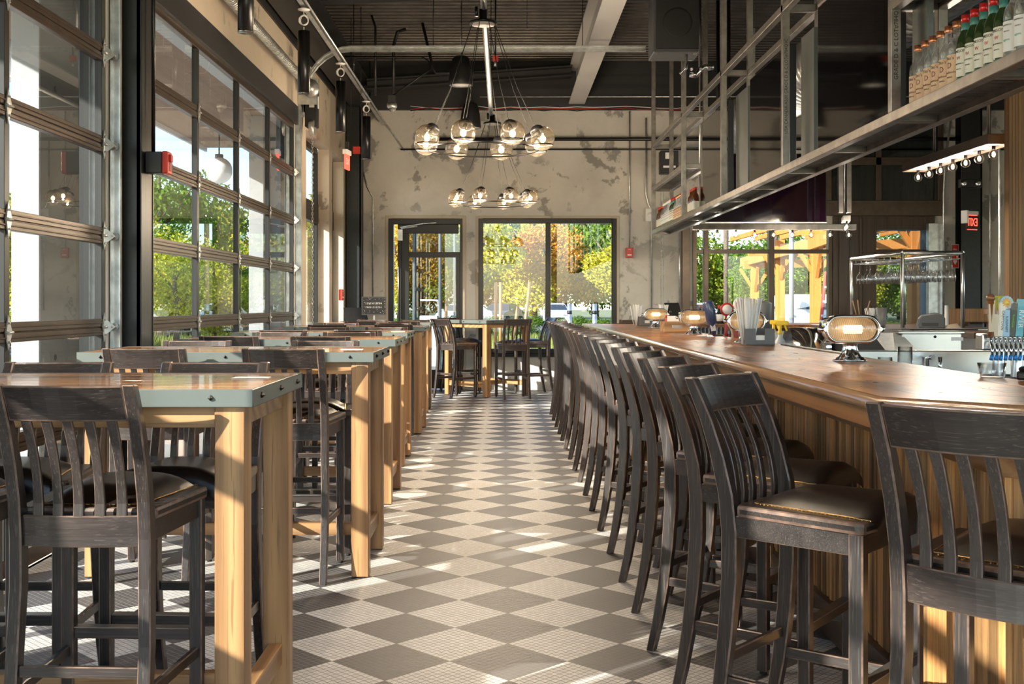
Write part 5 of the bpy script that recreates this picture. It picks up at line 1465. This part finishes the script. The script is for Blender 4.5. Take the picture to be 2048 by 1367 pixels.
bulb_board('steel light bar with a row of bulbs across the bar-side end window', (2.30, 13.9, 2.235), (4.30, 13.9, 2.235), 9, .10, .07, 'rawsteel', (.05, .95), 5, .08)
bulb_board('short light bar end with two bulbs beside the dark timber door frame', (PX(1694, 12.2), 12.2, 2.22), (PX(1694, 12.2)+.10, 12.6, 2.22), 2, .08, .06, 'rawsteel', (.1, .9), 5, .06)
for k, px in enumerate((1679, 1695)):
    o = MB().box(-.025,.025,-.025,.025,0,2.6).build('steel_post', M['rawsteel'], bevel=.003); o.location = (PX(px+2, 11.9), 11.9, 2.25)
    tag(o, ['square steel tube dropping from the roof beside the large television', 'square steel tube just beyond the first, beside the short light bar'][k], 'post', 'square steel drop tubes')
# ---------------------------------------------------------------- signs and alarms
t = thing('exit_sign', 'red lit exit sign seen from behind, on the black column', 'sign', (PX(1943, 14.2), 14.2, 2.20), .45)
MB().box(-.085,.085,-.012,.012,.02,.205).build('clear_panel', pane('exit_panel', (.95,.75,.72), 1.0), t)
MB().box(-.10,.10,-.025,.025,.205,.255).build('housing', M['white'], t, bevel=.006); MB().box(-.13,-.10,-.05,.05,.10,.26).build('mount', M['white'], t, bevel=.004)
o = put_text('EXIT', .14, M['redlit'], t, (0, -.016, .112), (PI/2, 0, 0), .002, 'lettering', -.62)
MB().box(-.085,.085,-.013,-.0125,.02,.028).box(-.085,.085,-.013,-.0125,.197,.205).build('red_border', M['redlit'], t)
t = thing('exit_sign', 'red exit sign seen almost edge-on by the garage door wall', 'sign', (PX(694, 14.0), 14.0, 2.93), 1.46)
MB().box(-.11,.11,-.008,.008,0.02,.20).build('red_panel', M['redlit'], t); MB().box(-.11,.11,-.03,.03,.20,.26).build('housing', M['white'], t, bevel=.005); MB().box(-.03,.03,-.02,.02,.27,.36).build('mount', M['black'], t)
put_text('EXIT', .11, M['white'], t, (0, -.0095, .11), (PI/2, 0, 0), .001, 'lettering', .8)
t = thing('emergency_light', 'black twin-head emergency light above the exit sign', 'light', (PX(1940, 14.6), 14.6, 2.84))
MB().box(-.14,.14,-.03,.04,-.055,.055).build('housing', M['blacksat'], t, bevel=.005)
for s in (-1, 1): MB().lathe([(.035,0),(.035,.03),(.028,.034),(.001,.030)], 16, Matrix.Translation((s*.09-.01,-.03,0)) @ Matrix.Rotation(PI/2,4,'X')).build('lamp_head', M['chrome'], t)
t = thing('fire_strobe', 'red fire strobe on a black box, fixed to the steel column', 'alarm', (-2.165, 6.92, 2.155))
MB().box(0,.10,-.05,.05,-.065,.065).build('back_box', M['black'], t, bevel=.004); MB().box(.10,.135,-.05,.05,-.068,.068).build('red_face', M['red'], t, bevel=.006); MB().box(.135,.15,-.02,.02,-.05,.0).build('strobe_lens', M['clear'], t, bevel=.003)
MB().box(.115,.15,-.02,.02,.005,.05).build('horn', M['red'], t, bevel=.003)
conduit('thin black conduit rising from the red fire strobe on the steel column', [(-2.13,6.92,2.225),(-2.13,6.92,4.1)], .012, 'blacksat')
def pull(label, loc, rz=0):
    t = thing('fire_alarm', label, 'alarm', loc, rz)
    MB().box(-.055,.055,-.05,0,-.075,.075).build('red_case', M['red'], t, bevel=.006); MB().box(-.03,.03,-.056,-.05,-.045,-.025).build('pull_bar', M['white'], t); put_text('FIRE', .022, M['white'], t, (0,-.0505,.045), (PI/2,0,0), .0004)
    return t
pull('red fire alarm box under a conduit on the end wall', (PX(1259, 17.1), 17.14, PZ(505, 17.1)))
t = pull('small red alarm box low on the garage door wall near the host stand', (-2.22, 15.38, 1.42), PI/2)
t = thing('ceiling_alarm', 'red alarm box on the dark wall above the edge-on exit sign', 'alarm', (PX(713, 15.8), 15.8, 3.43)); MB().box(-.05,.05,-.03,.03,-.05,.05).build('red_case', M['red'], t, bevel=.005)
MB().box(-.13,-.05,-.01,.01,-.01,.01).build('bracket', M['blacksat'], t)
t = thing('fire_sign', 'red and white fire extinguisher sign on the plaster beside the bar-side door', 'sign', (PX(1910, 17.14), 17.14, PZ(512, 17.14)))
MB().box(-.055,.055,-.004,0,-.18,.18).build('sign_plate', M['white'], t); MB().box(-.048,.048,-.006,-.004,-.172,.172).build('red_field', M['red'], t)
for s_, z in (('FIRE', .10), ('EXT', .05)): put_text(s_, .034, M['white'], t, (0,-.0065,z), (PI/2,0,0), .0004)
MB().add([(-.03,-.0068,-.06),(.03,-.0068,-.06),(.03,-.0068,-.08),(.0,-.0068,-.13),(-.03,-.0068,-.08)], [(0,1,2,3,4)]).build('arrow', M['white'], t)
t = thing('thermostat', 'white round thermostat on the end wall beside the steel shelf', 'thermostat', (PX(1300, 17.14), 17.14, PZ(430, 17.14)))
MB().box(-.07,.07,-.03,0,-.1,.1).build('plate', M['white'], t, bevel=.008); MB().lathe([(.045,0),(.045,.012),(.001,.014)], 20, Matrix.Translation((0,-.03,0)) @ Matrix.Rotation(PI/2,4,'X')).build('dial', M['paper'], t)
t = thing('heater_box', 'black control box on the end wall seen through the far shelf bay', 'control box', (PX(1337, 16.6), 16.6, PZ(330, 16.6)))
MB().box(-.13,.13,-.1,.1,-.13,.2).build('housing', M['black'], t, bevel=.006); MB().box(-.06,.06,-.104,-.1,.08,.17).box(-.09,.09,-.104,-.1,-.05,-.02).build('label_plate', M['paper'], t)
t = thing('sprinkler_head', 'small red-capped sprinkler head under the roof behind the chandelier pipe', 'sprinkler', (PX(991, 12.2), 12.2, PZ(132, 12.2)))
MB().tube([(0,0,0),(0,0,.05)], .016, 8).build('brass_body', M['galv'], t); MB().box(-.03,.03,-.02,.02,.05,.11).build('red_cap', M['red'], t); MB().tube([(0,0,.11),(0,0,.9)], .01, 6).build('drop_pipe', M['blacksat'], t)
# host stand with screen in the corner
hs = thing('host_stand', 'low dark host stand in the corner beside the glazed door', 'stand', (-2.0, 16.2, 0))
MB().box(-.28,.34,-.25,.25,.0,1.02).box(-.30,.36,-.27,.27,1.02,1.05).build('cabinet', M['blackpaint'], hs, bevel=.004)
t = thing('order_screen', 'chalk-patterned screen on a stand at the host stand', 'screen', (PX(748, 15.95), 15.95, 1.05), .12)
MB().box(-.10,.10,-.07,.07,0,.02).tube([(0,.02,.02),(0,.02,.12)], .015, 8).build('base', M['white'], t, bevel=.002)
MB().box(-.17,.17,-.012,.012,.09,.35).build('bezel', M['grey'], t, bevel=.006)
MB().box(-.158,.158,-.0145,-.0125,.104,.338).build('display', M['black'], t)
R2 = random.Random(4)
for zz, hh in ((.255,.030),(.20,.024)):
    b = MB()
    for k in range(11):
        x = -.115+.021*k; b.box(x, x+.006, -.0156, -.0146, zz-hh/2, zz+hh/2).box(x+.006, x+.014, -.0156, -.0146, zz-hh/2+R2.uniform(0,hh*.8), zz-hh/2+R2.uniform(0,hh*.8)+.005)
    b.build('chalk_word', M['paper'], t)
b = MB()
for k in range(70):
    x = R2.uniform(-.15,.15); z = R2.uniform(.11,.33)
    if .175 < z < .30 and abs(x) < .13: continue
    w = R2.uniform(.003,.01); b.box(x, x+w, -.0156, -.0146, z, z+R2.uniform(.003,.008))
b.build('chalk_drawing', M['paper'], t)
for k in range(4):
    o = MB().box(-.10,.10,-.002,.002,0,.22).build('menu_book', M['black']); o.location = (-2.12+.04*k, 15.98+.02*k, 1.051); o.rotation_euler = (-.5, 0, .5)
    tag(o, 'black menu leaning in the row on the host stand', 'menu', 'menus leaning on the host stand')
# ---------------------------------------------------------------- outside
GZ = -.12
struct(MB().box(-200, 200, -60, 260, GZ-.2, GZ-.04).build('ground', plain('dry_grass_ground', (.20,.21,.09), 1, noise=.3, nscale=.6)))
struct(MB().box(-9.5, WX-.26, -12, 26, GZ-.2, GZ+.02).build('terrace', M['concrete']))
struct(MB().box(-18, 30, EW+.3, 30, GZ-.2, GZ).build('pavement', M['concrete']))
struct(MB().box(-40, 60, 50, 84, GZ-.2, GZ-.01).build('road', M['asphalt']))
struct(MB().box(-26, -13, -20, 60, GZ-.2, GZ-.01).build('road_side', M['asphalt']))
# canopy over the terrace
cx_in, cx_mid, cx_out = WX-.26, -3.35, -5.0
struct(MB().box(cx_mid-.0, cx_in, -10, EW+2, 3.93, 4.4).build('canopy_soffit_inner', M['whitepaint']))
struct(MB().box(cx_out, cx_mid, -10, EW+2, 3.93, 4.4).build('canopy_soffit_outer', M['soffit']))
struct(MB().box(cx_out-.04, cx_out, -10, EW+2, 3.86, 4.45).build('canopy_fascia', M['whitepaint']))
for i, (y0, y1) in enumerate(((8.22, 9.95), (15.9, 17.6), (1.0, 2.6), (-6.8, -5.1))):
    struct(MB().box(-3.56, -3.35, y0, y1, GZ, 3.93).build(f'terrace_pillar_{i+1}', M['stucco'], bevel=.008))
b = MB()
for y in (8.5, 9.2, 16.3, 17.0):
    for z in (.9, 1.9, 2.9): b.lathe([(.022,0),(.022,.003),(.014,.003),(.014,.001),(.001,.001)], 14, Matrix.Translation((-3.349,y,z)) @ Matrix.Rotation(PI/2,4,'Y'))
struct(b.build('pillar_trim', M['grey']))
def lampglobe(label, x, y, z):
    t = thing('globe_light', label, 'light fixture', (x, y, z), 0, 'white globe lights under the terrace canopy')
    MB().sphere((0,0,0), .19, 28, 18).build('opal_globe', plain('opal_white', (.80,.80,.80), .15, 0, .6), t); MB().lathe([(.06,.18),(.06,.23),(.001,.23)], 16).build('collar', M['grey'], t)
    MB().tube([(0,0,.22),(0,0,3.93-z)], .012, 8).build('stem', M['grey'], t)
lampglobe('white globe light under the wooden canopy, seen through the second garage door', -4.1, 16.4, 3.22)
lampglobe('white globe light under the wooden canopy, cut by the frame edge', -4.1, 9.25, 3.28)
b = MB().tube([(-4.4,12.6,3.2),(-4.4,12.6,3.93)], .09, 16).build('canopy_downlight', M['grey']); tag(b, 'dark round fitting hanging beneath the wooden canopy', 'light fixture')  # plain dark cylinder hung below the soffit
# string lights outside the end wall
def leafball(name, R_, n, lsz, seed, mat, sq=1.1, clumps=22):
    rr = random.Random(seed); v = []; f = []
    cs = []
    for _ in range(clumps):
        while True:
            p = Vector((rr.uniform(-1,1), rr.uniform(-1,1), rr.uniform(-1,1)))
            if p.length < 1: break
        cs.append((Vector((p.x*.72, p.y*.72, p.z*.78*sq)), rr.uniform(.26,.42)))
    for i in range(n):
        c, r = cs[i % clumps]
        d = Vector((rr.gauss(0,1), rr.gauss(0,1), rr.gauss(0,1))).normalized()
        p = (c + d*r*(rr.random()**.35))*R_
        nrm = Vector((rr.gauss(0,1), rr.gauss(0,1), rr.gauss(.3,1))).normalized()
        a = nrm.orthogonal().normalized(); b_ = nrm.cross(a); a, b_ = a*lsz*rr.uniform(.6,1.2), b_*lsz*.62*rr.uniform(.6,1.2)
        k = len(v); v += [p-a, p-b_, p+a, p+b_]; f.append((k,k+1,k+2,k+3))
    me = bpy.data.meshes.new(name); me.from_pydata([tuple(x) for x in v], [], f); me.materials.append(mat); return me
crowns = [leafball('leaf_crown', 1, 5200, .045, s, m, sq) for s, m, sq in ((1,M['leafgreen'],1.15),(2,M['leafyellow'],1.1),(3,M['leaforange'],1.1),(4,M['leafgreen'],1.3),(5,M['leafyellow'],1.2))]
def trunk_mesh(seed):
    rr = random.Random(seed); b = MB(); b.tube([(0,0,0),(.02,0,.35),(.0,.02,.7),(.03,.0,1.0)], [.035,.026,.020,.008], 8)
    for k in range(6):
        a = rr.uniform(0,6.28); z = rr.uniform(.4,.75); L = rr.uniform(.2,.35); b.tube([(0,0,z),(L*.6*math.cos(a),L*.6*math.sin(a),z+.15),(L*math.cos(a),L*math.sin(a),z+.3)], [.014,.008,.003], 5)
    me = b.mesh('trunk'); me.materials.append(M['bark']); return me
trunks = [trunk_mesh(1), trunk_mesh(2)]
cname = ['green leafy', 'yellow-green', 'orange autumn', 'tall green', 'golden-yellow']
def tree(x, y, h, r, kind, label, group, low=.12):
    t = thing('tree', label, 'tree', (x, y, GZ), random.random()*6, group)
    c = bpy.data.objects.new('leaf_crown', crowns[kind]); COL.objects.link(c); c.parent = t
    ch = h*(1-low)/2; c.location = (0, 0, h*low+ch); c.scale = (r, r, ch/ (1.15))
    k = bpy.data.objects.new('trunk', trunks[kind % 2]); COL.objects.link(k); k.parent = t; k.scale = (h*.8, h*.8, h*.85)
    return t
R = random.Random(12)
# behind the car park, seen through the end windows
px0 = -12.0; i = 0
kinds = [2,1,2,4,2,1,2,0,0,3,1,0,3,0,1,3,0,2,1,0]
while px0 < 42 and i < 20:
    k = kinds[i]; h = R.uniform(8.0, 11.5) if px0 < 12 else R.uniform(6.0, 8.2)
    tree(px0, 88+R.uniform(-3, 5), h, R.uniform(3.0, 4.0), k, f'{cname[k]} tree behind the car park, {ORD[i]} from the terrace side', 'trees behind the car park', .03)
    px0 += R.uniform(2.5, 3.1); i += 1
i2 = 0; x = -16
while x < 56:
    k = R.choice((0,3,0,1,3)); tree(x, 103+R.uniform(-2,3), R.uniform(11,14) if x < 16 else R.uniform(7,9.5), 5.0, k, 'big tree in the distant wood behind the car park trees', 'distant wood behind the car park', .0); x += 5.2
for j, (x, y, h, r, k) in enumerate(((-4.6,50,5.6,2.2,2),(-1.2,52,6.0,2.4,4),(2.2,56,6.0,2.2,2),(5.6,54,5.4,2.1,1),(11.5,50,3.9,1.9,0),(19.6,52,4.4,2.0,0))):
    tree(x, y, h, r, k, f'young {cname[k]} tree in the car park bed, {ORD[j]} from the terrace side', 'young trees in the car park bed', .30)
# trees beyond the terrace
for j, (px, y, h, r, k) in enumerate(((325,44,7.6,2.6,0),(372,47,6.9,2.5,3),(440,52,6.2,2.6,1),(405,58,8.2,3.0,0),(352,30,3.6,1.3,4),(430,34,3.2,1.3,1),(492,60,6.0,2.8,2),(535,66,6.6,3.0,1),(575,70,7,3,0),(8,26,4.6,1.8,4),(-60,30,5,2,2),(270,40,5.6,2.4,1),(560,48,4.2,2,1),(468,42,3.8,1.6,1),(620,90,9,4,0),(645,96,9,4,1),(510,50,4.6,2.0,0),(395,40,3.8,1.7,1))):
    tree(PX(px, y), y, h, r, k, f'{cname[k]} tree beyond the terrace, seen through the garage doors, number {ORD[j]} by the road', 'trees beyond the terrace', .1)
def hedge(label, pts, h, r, k, group='low shrubs outside'):
    for j, (x, y) in enumerate(pts):
        c = bpy.data.objects.new('shrub', crowns[k]); COL.objects.link(c); c.location = (x, y, GZ+h*.42); c.scale = (r, r, h*.45)
        tag(c, label, 'shrub', group)
hedge('low green shrub in the bed before the parked cars', [(-6+1.7*j, 46+R.uniform(-1,1)) for j in range(10)], 1.15, 1.2, 0, 'shrubs before the parked cars')
hedge('low green shrub under the timber pergola', [(12.5+1.6*j, 41+R.uniform(-1,1)) for j in range(12)], 1.2, 1.2, 0, 'shrubs by the pergola')
hedge('low shrub along the road beyond the terrace', [(-14-.9*j, 27+3.0*j) for j in range(14)], 1.3, 1.6, 1, 'shrubs beyond the terrace')
# tall grass beds
def grassbed(name, x0, x1, y0, y1, n, h):
    rr = random.Random(9); v = []; f = []
    for _ in range(n):
        x, y = rr.uniform(x0,x1), rr.uniform(y0,y1); a = rr.uniform(0,3.14); w = .05; hh = h*rr.uniform(.5,1.1); dx, dy = w*math.cos(a), w*math.sin(a); lx, ly = rr.uniform(-.2,.2)*h, rr.uniform(-.2,.2)*h
        k = len(v); v += [(x-dx,y-dy,GZ-.04),(x+dx,y+dy,GZ-.04),(x+lx,y+ly,GZ+hh)]; f.append((k,k+1,k+2))
    me = bpy.data.meshes.new(name); me.from_pydata(v, [], f); me.materials.append(M['grass']); o = bpy.data.objects.new(name, me); COL.objects.link(o)
    return tag(o, 'tall rough grass growing beyond the paving', 'grass', None, 'stuff')
grassbed('tall_grass', 8, 34, 26, 44, 9000, .55)
grassbed('tall_grass', -14, 8, 33, 45, 6000, .35)
grassbed('tall_grass', -13, -9.5, 8, 60, 7000, .14)
# ---------------------------------------------------------------- cars
def car(label, loc, rz, paint, suv=False):
    t = thing('car', label, 'car', loc, rz, 'parked cars')
    if suv: prof = [(-2.3,.35),(-2.32,.8),(-2.2,1.0),(-2.15,1.15),(-1.95,1.72),(-1.6,1.80),(.3,1.80),(.95,1.18),(2.0,1.02),(2.3,.85),(2.34,.4)]
    else: prof = [(-2.25,.35),(-2.3,.7),(-2.2,.98),(-1.75,1.05),(-1.0,1.42),(-.3,1.47),(.35,1.42),(1.05,1.0),(1.95,.86),(2.25,.68),(2.28,.35)]
    b = MB(); n = len(prof); v = []; f = []
    ws = [.90, .90, .88, .84, .68, .62, .62, .82, .84, .86, .88] if not suv else [.93,.93,.92,.90,.76,.70,.70,.88,.90,.92,.92]
    for s in (-1, 1):
        for (y, z), w in zip(prof, ws): v.append((s*w, y, z))
    for i_ in range(n): f.append((i_, (i_+1) % n, n+(i_+1) % n, n+i_))
    f.append(tuple(reversed(range(n)))); f.append(tuple(range(n, 2*n)))
    b.add(v, f).build('car_body', paint, t, bevel=.05, seg=2)
    zt, zb_ = (1.70, 1.20) if suv else (1.38, 1.02)
    y1, y0 = (.35, .92) if suv else (.42, 1.02)
    MB().add([(-.60,y1+.02,zt),(.60,y1+.02,zt),(.76,y0+.02,zb_),(-.76,y0+.02,zb_)], [(0,1,2,3)]).add([(-.60,y1+.01,zt-.02),(.60,y1+.01,zt-.02),(.76,y0+.01,zb_-.02),(-.76,y0+.01,zb_-.02)], [(3,2,1,0)]).build('windscreen', M['carglass'], t)
    yb = -1.9 if suv else -1.0
    for s in (-1, 1):
        MB().add([(s*.72,yb,zt-.03),(s*.70,y1-.1,zt-.03),(s*.87,y0-.15,zb_+.0),(s*.89,yb-.1,zb_+.0)], [(0,1,2,3) if s > 0 else (3,2,1,0)]).build('side_window', M['carglass'], t)
        MB().box(s*.9, s*1.05, .72, .84, .98, 1.10).build('wing_mirror', paint, t, bevel=.02)
        MB().box(s*.55-.16, s*.55+.16, 2.12 if not suv else 2.2, 2.27 if not suv else 2.33, .60, .74).build('headlamp', M['galv'], t, bevel=.03)
    for y in (-1.4, 1.42):
        for s in (-1, 1): MB().tube([(s*.72,y,.33),(s*.93,y,.33)], .33, 20).build('wheel', M['tyre'], t)
    MB().box(-.5,.5,2.2,2.29 if not suv else 2.35,.42,.56).build('grille', M['black'], t)
    return t
dark = plain('dark_car_paint', (.05,.06,.07), .25, 0, .8)
car('white sedan facing the end window, beside the steel bollards', (PX(1110,74), 74, GZ), PI, M['carpaint'])
car('dark sedan parked behind the shrubs in the end window', (PX(1003,76), 76, GZ), PI-.3, dark)
car('white car seen beyond the glazed door', (PX(925,70), 70, GZ), .5, M['carpaint'])
car('white sport utility vehicle parked behind the pergola posts', (PX(1583,46), 46, GZ), PI/2+.35, M['carpaint'], True)
car('silver car roof seen at the first pane of the bar-side window', (PX(1398,62), 62, GZ), PI, M['carpaint'])
car('dark car parked beyond the terrace beside the standing person', (PX(312,47), 47.5, GZ), .3, dark)
# ---------------------------------------------------------------- pergola
pg = thing('timber_pergola', 'bright orange timber pergola outside the bar-side windows', 'pergola', (0,0,0))
posts = [(PX(1832,22.5),22.5,3.6),(PX(1631,32.0),32.0,3.35),(PX(1509,41.0),41.0,3.05),(PX(1560,37.5),37.5,3.4)]
for x, y, h in posts:
    MB().box(x-.135,x+.135,y-.135,y+.135,GZ,h).build('post', M['pergola'], pg, bevel=.01)
b = MB()
def bm2(p, q, z, w=.14, h=.32): b.beam((*p, z), (*q, z), w, h)
P1, P2, P3, P4 = [(x, y) for x, y, h in posts]
for off in (-.15, .15):
    b.beam((P1[0]+off-.3, 16.8+2, 3.25), (P2[0]+off, P2[1], 2.98), .12, .34); b.beam((P2[0]+off, P2[1], 2.98), (P3[0]+off, P3[1]+1.5, 2.84), .12, .32)
b.beam((P3[0]-.4,41,2.70),(P3[0]+9,42.5,3.0),.14,.3); b.beam((P3[0]-.2,41.1,3.05),(P3[0]+9,42.5,3.4),.14,.25)
b.beam((P4[0]-.3,37.5,3.0),(P4[0]+8,36,3.5),.14,.32); b.beam((P2[0]-.4,32,3.35),(P2[0]+7,31,3.9),.14,.32); b.beam((P1[0]-2.5,22.6,3.05),(P1[0]+6,22.0,3.3),.14,.34); b.beam((P1[0]-2.5,21.6,3.5),(P1[0]+6,20.0,3.9),.14,.34)
b.beam((P1[0]-2.6,24.6,3.5),(P1[0]+6,23.0,3.6),.12,.30)
b.build('roof_beam', M['pergola'], pg)
b = MB()
for x, y, h in posts:
    for s in (-1, 1): b.beam((x+s*.1, y, h-1.15), (x+s*.52, y, h-.50), .09, .11)
    b.beam((x, y-.1, h-1.3), (x-.05, y-.75, h-.45), .09, .11)
b.build('knee_brace', M['pergola'], pg)
b = MB()
for k in range(7): b.beam((8.2+.9*k, 41, 3.62+.03*k), (8.6+.9*k, 29, 3.72+.03*k), .1, .16)
b.build('rafter', M['pergola'], pg)
def pole(label, px, y, r, h, mat='grey'):
    o = MB().tube([(0,0,0),(0,0,h)], r, 12).build('lamp_post', plain('pole_grey', (.24,.25,.27), .5) if 'pole_grey' not in bpy.data.materials else bpy.data.materials['pole_grey']); o.location = (PX(px,y), y, GZ); tag(o, label, 'post', 'grey poles outside')
pole('thick grey pole outside the glazed door, closest to its hinge side', 829, 19.5, .036, 5)
pole('grey pole outside the glazed door, the middle of three', 880, 24, .034, 5.4)
pole('thin grey pole outside the glazed door, beside the plaster strip', 909, 30, .030, 6)
pole('tall grey pole outside the bar-side window between two pergola posts', 1583, 25, .055, 6)
def stake(label, px, y, dx, h=3.2):
    o = MB().tube([(0,0,0),(dx,0,h)], .045, 8).build('tree_stake', M['oakZ']); o.location = (PX(px,y), y, GZ); tag(o, label, 'stake', 'wooden tree stakes')
for px, y, dx, lb in ((968,30,-.12,'pale tree stake leaning slightly beside the window jamb'),(990,31,.03,'slim upright tree stake in the end window'),(1001,31,.0,'thick upright tree trunk stake in the end window'),(1020,31,.22,'short tree stake leaning over in the end window'),(1043,30,.22,'thick pale stake leaning towards the mullion'),(921,34,-.12,'pale stake leaning outside the glazed door'),(891,34,.02,'short pale stake outside the glazed door')):
    stake(lb, px, y, dx, 1.35 if 'short' in lb else 2.0)
for px, lb in ((1139,'steel bollard outside the end window, beside the white sedan'),(1189,'steel bollard outside the end window, farther from the sedan')):
    t = thing('bollard', lb, 'bollard', (PX(px,26), 26, GZ), 0, 'steel bollards outside'); MB().tube([(0,0,0),(0,0,1.42)], .055, 14).build('tube', M['galv'], t); MB().tube([(0,0,1.18),(0,0,1.26)], .058, 14).build('reflective_band', M['black'], t)
t = thing('utility_box', 'white metal box outside the glazed door behind the chairs', 'box', (PX(858,26), 26, GZ)); MB().box(-.2,.2,-.2,.2,0,1.15).build('case', M['white'], t, bevel=.01); MB().tube([(-.2,0,1.5),(.2,0,1.5),(.22,0,1.3),(.22,0,0)], .02, 8).build('pipe_loop', M['white'], t)
t = thing('utility_pole', 'weathered timber utility pole among the trees in the bar-side window', 'pole', (PX(1452,72), 72, GZ)); MB().tube([(0,0,0),(0,0,9)], .16, 10).build('mast', M['bark'], t)
t = thing('utility_pole', 'utility pole with cross arm above the pergola in the bar-side window', 'pole', (PX(1550,60), 60, GZ)); MB().tube([(0,0,0),(0,0,5.4)], .13, 10).build('mast', M['bark'], t); MB().box(-.5,.5,-.05,.05,4.8,4.9).build('cross_arm', M['bark'], t)
for k, (z0, z1) in enumerate(((5.6,6.6),(5.2,6.0),(4.9,5.3))):
    o = MB().tube([(14,62,z0),(24,66,(z0+z1)/2-.3),(38,70,z1)], .02, 4).build('power_line', M['rubber']); tag(o, ['highest overhead power line above the pergola', 'middle overhead power line above the pergola', 'lowest overhead power line above the pergola'][k], 'wire')
t = thing('step_ladder', 'red and white ladder leaning outside the bar-side window', 'ladder', (PX(1652,24), 24, GZ))
b = MB()
for s in (-.2,.2): b.beam((s-.0,0,0),(s+.25,.2,2.1),.06,.04)
b.build('side_rail', M['red'], t); b = MB()
for k in range(6): b.box(-.2+.037*k,.2+.037*k,.02,.06,.3*k+.25,.3*k+.29)
b.build('rung', M['white'], t)
# red roofed building past the terrace
t = thing('market_building', 'low building with red tiled roof beyond the terrace', 'building', (-24, 24.5, GZ))
MB().box(-5,5,-4,4,0,2.0).build('wall', plain('market_wall', (.45,.08,.05), .8), t)
b = MB(); b.add([(-5.6,-4.6,1.95),(5.6,-4.6,1.95),(5.6,0,3.2),(-5.6,0,3.2),(-5.6,4.6,1.95),(5.6,4.6,1.95)], [(0,1,2,3),(3,2,5,4),(0,3,4),(1,5,2)])
for k in range(46): b.tube([(-5.5+.244*k,-4.55,2.0),(-5.5+.244*k,0,3.24)], .05, 5, cap=False)
b.build('tiled_roof', plain('red_roof_tile', (.50,.14,.08), .7), t); MB().box(-5.6,5.6,-4.66,-4.6,1.84,1.97).build('gutter', M['white'], t)
# a person standing by the dark car
def person(label, loc, rz, h=1.72):
    t = thing('person', label, 'person', loc, rz)
    V = [(0,0,.95),(0,.01,1.15),(0,.0,1.38),(0,0,1.48),(.19,0,1.40),(.25,.02,1.15),(.20,.12,.98),(-.19,0,1.40),(-.25,.02,1.15),(-.20,.12,.98),(.10,0,.90),(.12,.02,.50),(.12,0,.09),(.12,.12,.04),(-.10,0,.90),(-.13,.02,.50),(-.14,0,.09),(-.14,.12,.04),(0,.02,1.58),(0,.02,1.68)]
    E = [(0,1),(1,2),(2,3),(3,18),(18,19),(2,4),(4,5),(5,6),(2,7),(7,8),(8,9),(0,10),(10,11),(11,12),(12,13),(0,14),(14,15),(15,16),(16,17)]
    Rr = [.15,.15,.17,.06,.065,.05,.035,.065,.05,.035,.095,.065,.045,.04,.095,.065,.045,.04,.095,.085]
    me = bpy.data.meshes.new('body'); me.from_pydata(V, E, []); o = bpy.data.objects.new('body', me); COL.objects.link(o)
    sk = o.modifiers.new('skin', 'SKIN'); ly = me.skin_vertices[0].data
    for d, r in zip(ly, Rr): d.radius = (r, r*.8)
    ly[0].use_root = True
    o.modifiers.new('sub', 'SUBSURF').levels = 1; o.modifiers['sub'].render_levels = 1
    me.materials.append(plain('dark_jacket', (.035,.035,.045), .8)); o.parent = t
    MB().sphere((0,.02,1.70), .10, 14, 10, 1.1).build('hair', plain('dark_hair', (.02,.015,.012), .7), t)
person('person in dark clothes standing with arms folded beside the dark car outside', (PX(333,45), 45, GZ), 2.6)
# ---------------------------------------------------------------- light and camera
E_SUN = math.radians(21.5)
d = Vector((.74*math.cos(E_SUN), .672*math.cos(E_SUN), -math.sin(E_SUN)))
l = PL.new('sun', 'SUN'); l.energy = SUN_E; l.angle = .009; l.color = (1, .92, .80)
o = bpy.data.objects.new('sun', l); COL.objects.link(o); o.rotation_euler = d.to_track_quat('-Z', 'Y').to_euler(); o.location = (-10, -10, 8)
w = bpy.data.worlds.new('world'); SC.world = w; w.use_nodes = True; nt = w.node_tree; nt.nodes.clear()
sky = nt.nodes.new('ShaderNodeTexSky'); sky.sky_type = 'NISHITA'; sky.sun_disc = False; sky.sun_elevation = math.radians(24); sky.sun_rotation = math.radians(227.8); sky.air_density = 1.0; sky.dust_density = .6; sky.ozone_density = 2.5; sky.altitude = 50
bg = nt.nodes.new('ShaderNodeBackground'); bg.inputs[1].default_value = SKY_E
ou = nt.nodes.new('ShaderNodeOutputWorld'); nt.links.new(sky.outputs[0], bg.inputs[0]); nt.links.new(bg.outputs[0], ou.inputs[0])
cam = bpy.data.cameras.new('camera'); co = bpy.data.objects.new('camera', cam); COL.objects.link(co); SC.camera = co
cam.sensor_width = 36; cam.lens = F/2048*36; cam.shift_x = 17/2048; cam.shift_y = -(683.5-607)/2048
co.location = (0, 0, EYE); co.rotation_euler = (PI/2, 0, 0); cam.clip_end = 600; cam.clip_start = .05
vs = SC.view_settings; vs.view_transform = 'Standard'; vs.look = 'None'; vs.gamma = 1; vs.use_curve_mapping = False; vs.exposure = EXPO
SC.cycles.max_bounces = 10; SC.cycles.diffuse_bounces = 5; SC.cycles.glossy_bounces = 5; SC.cycles.transparent_max_bounces = 24; SC.cycles.transmission_bounces = 6
SC.cycles.sample_clamp_indirect = 6; SC.cycles.caustics_reflective = False; SC.cycles.caustics_refractive = False
SC.cycles.use_denoising = True
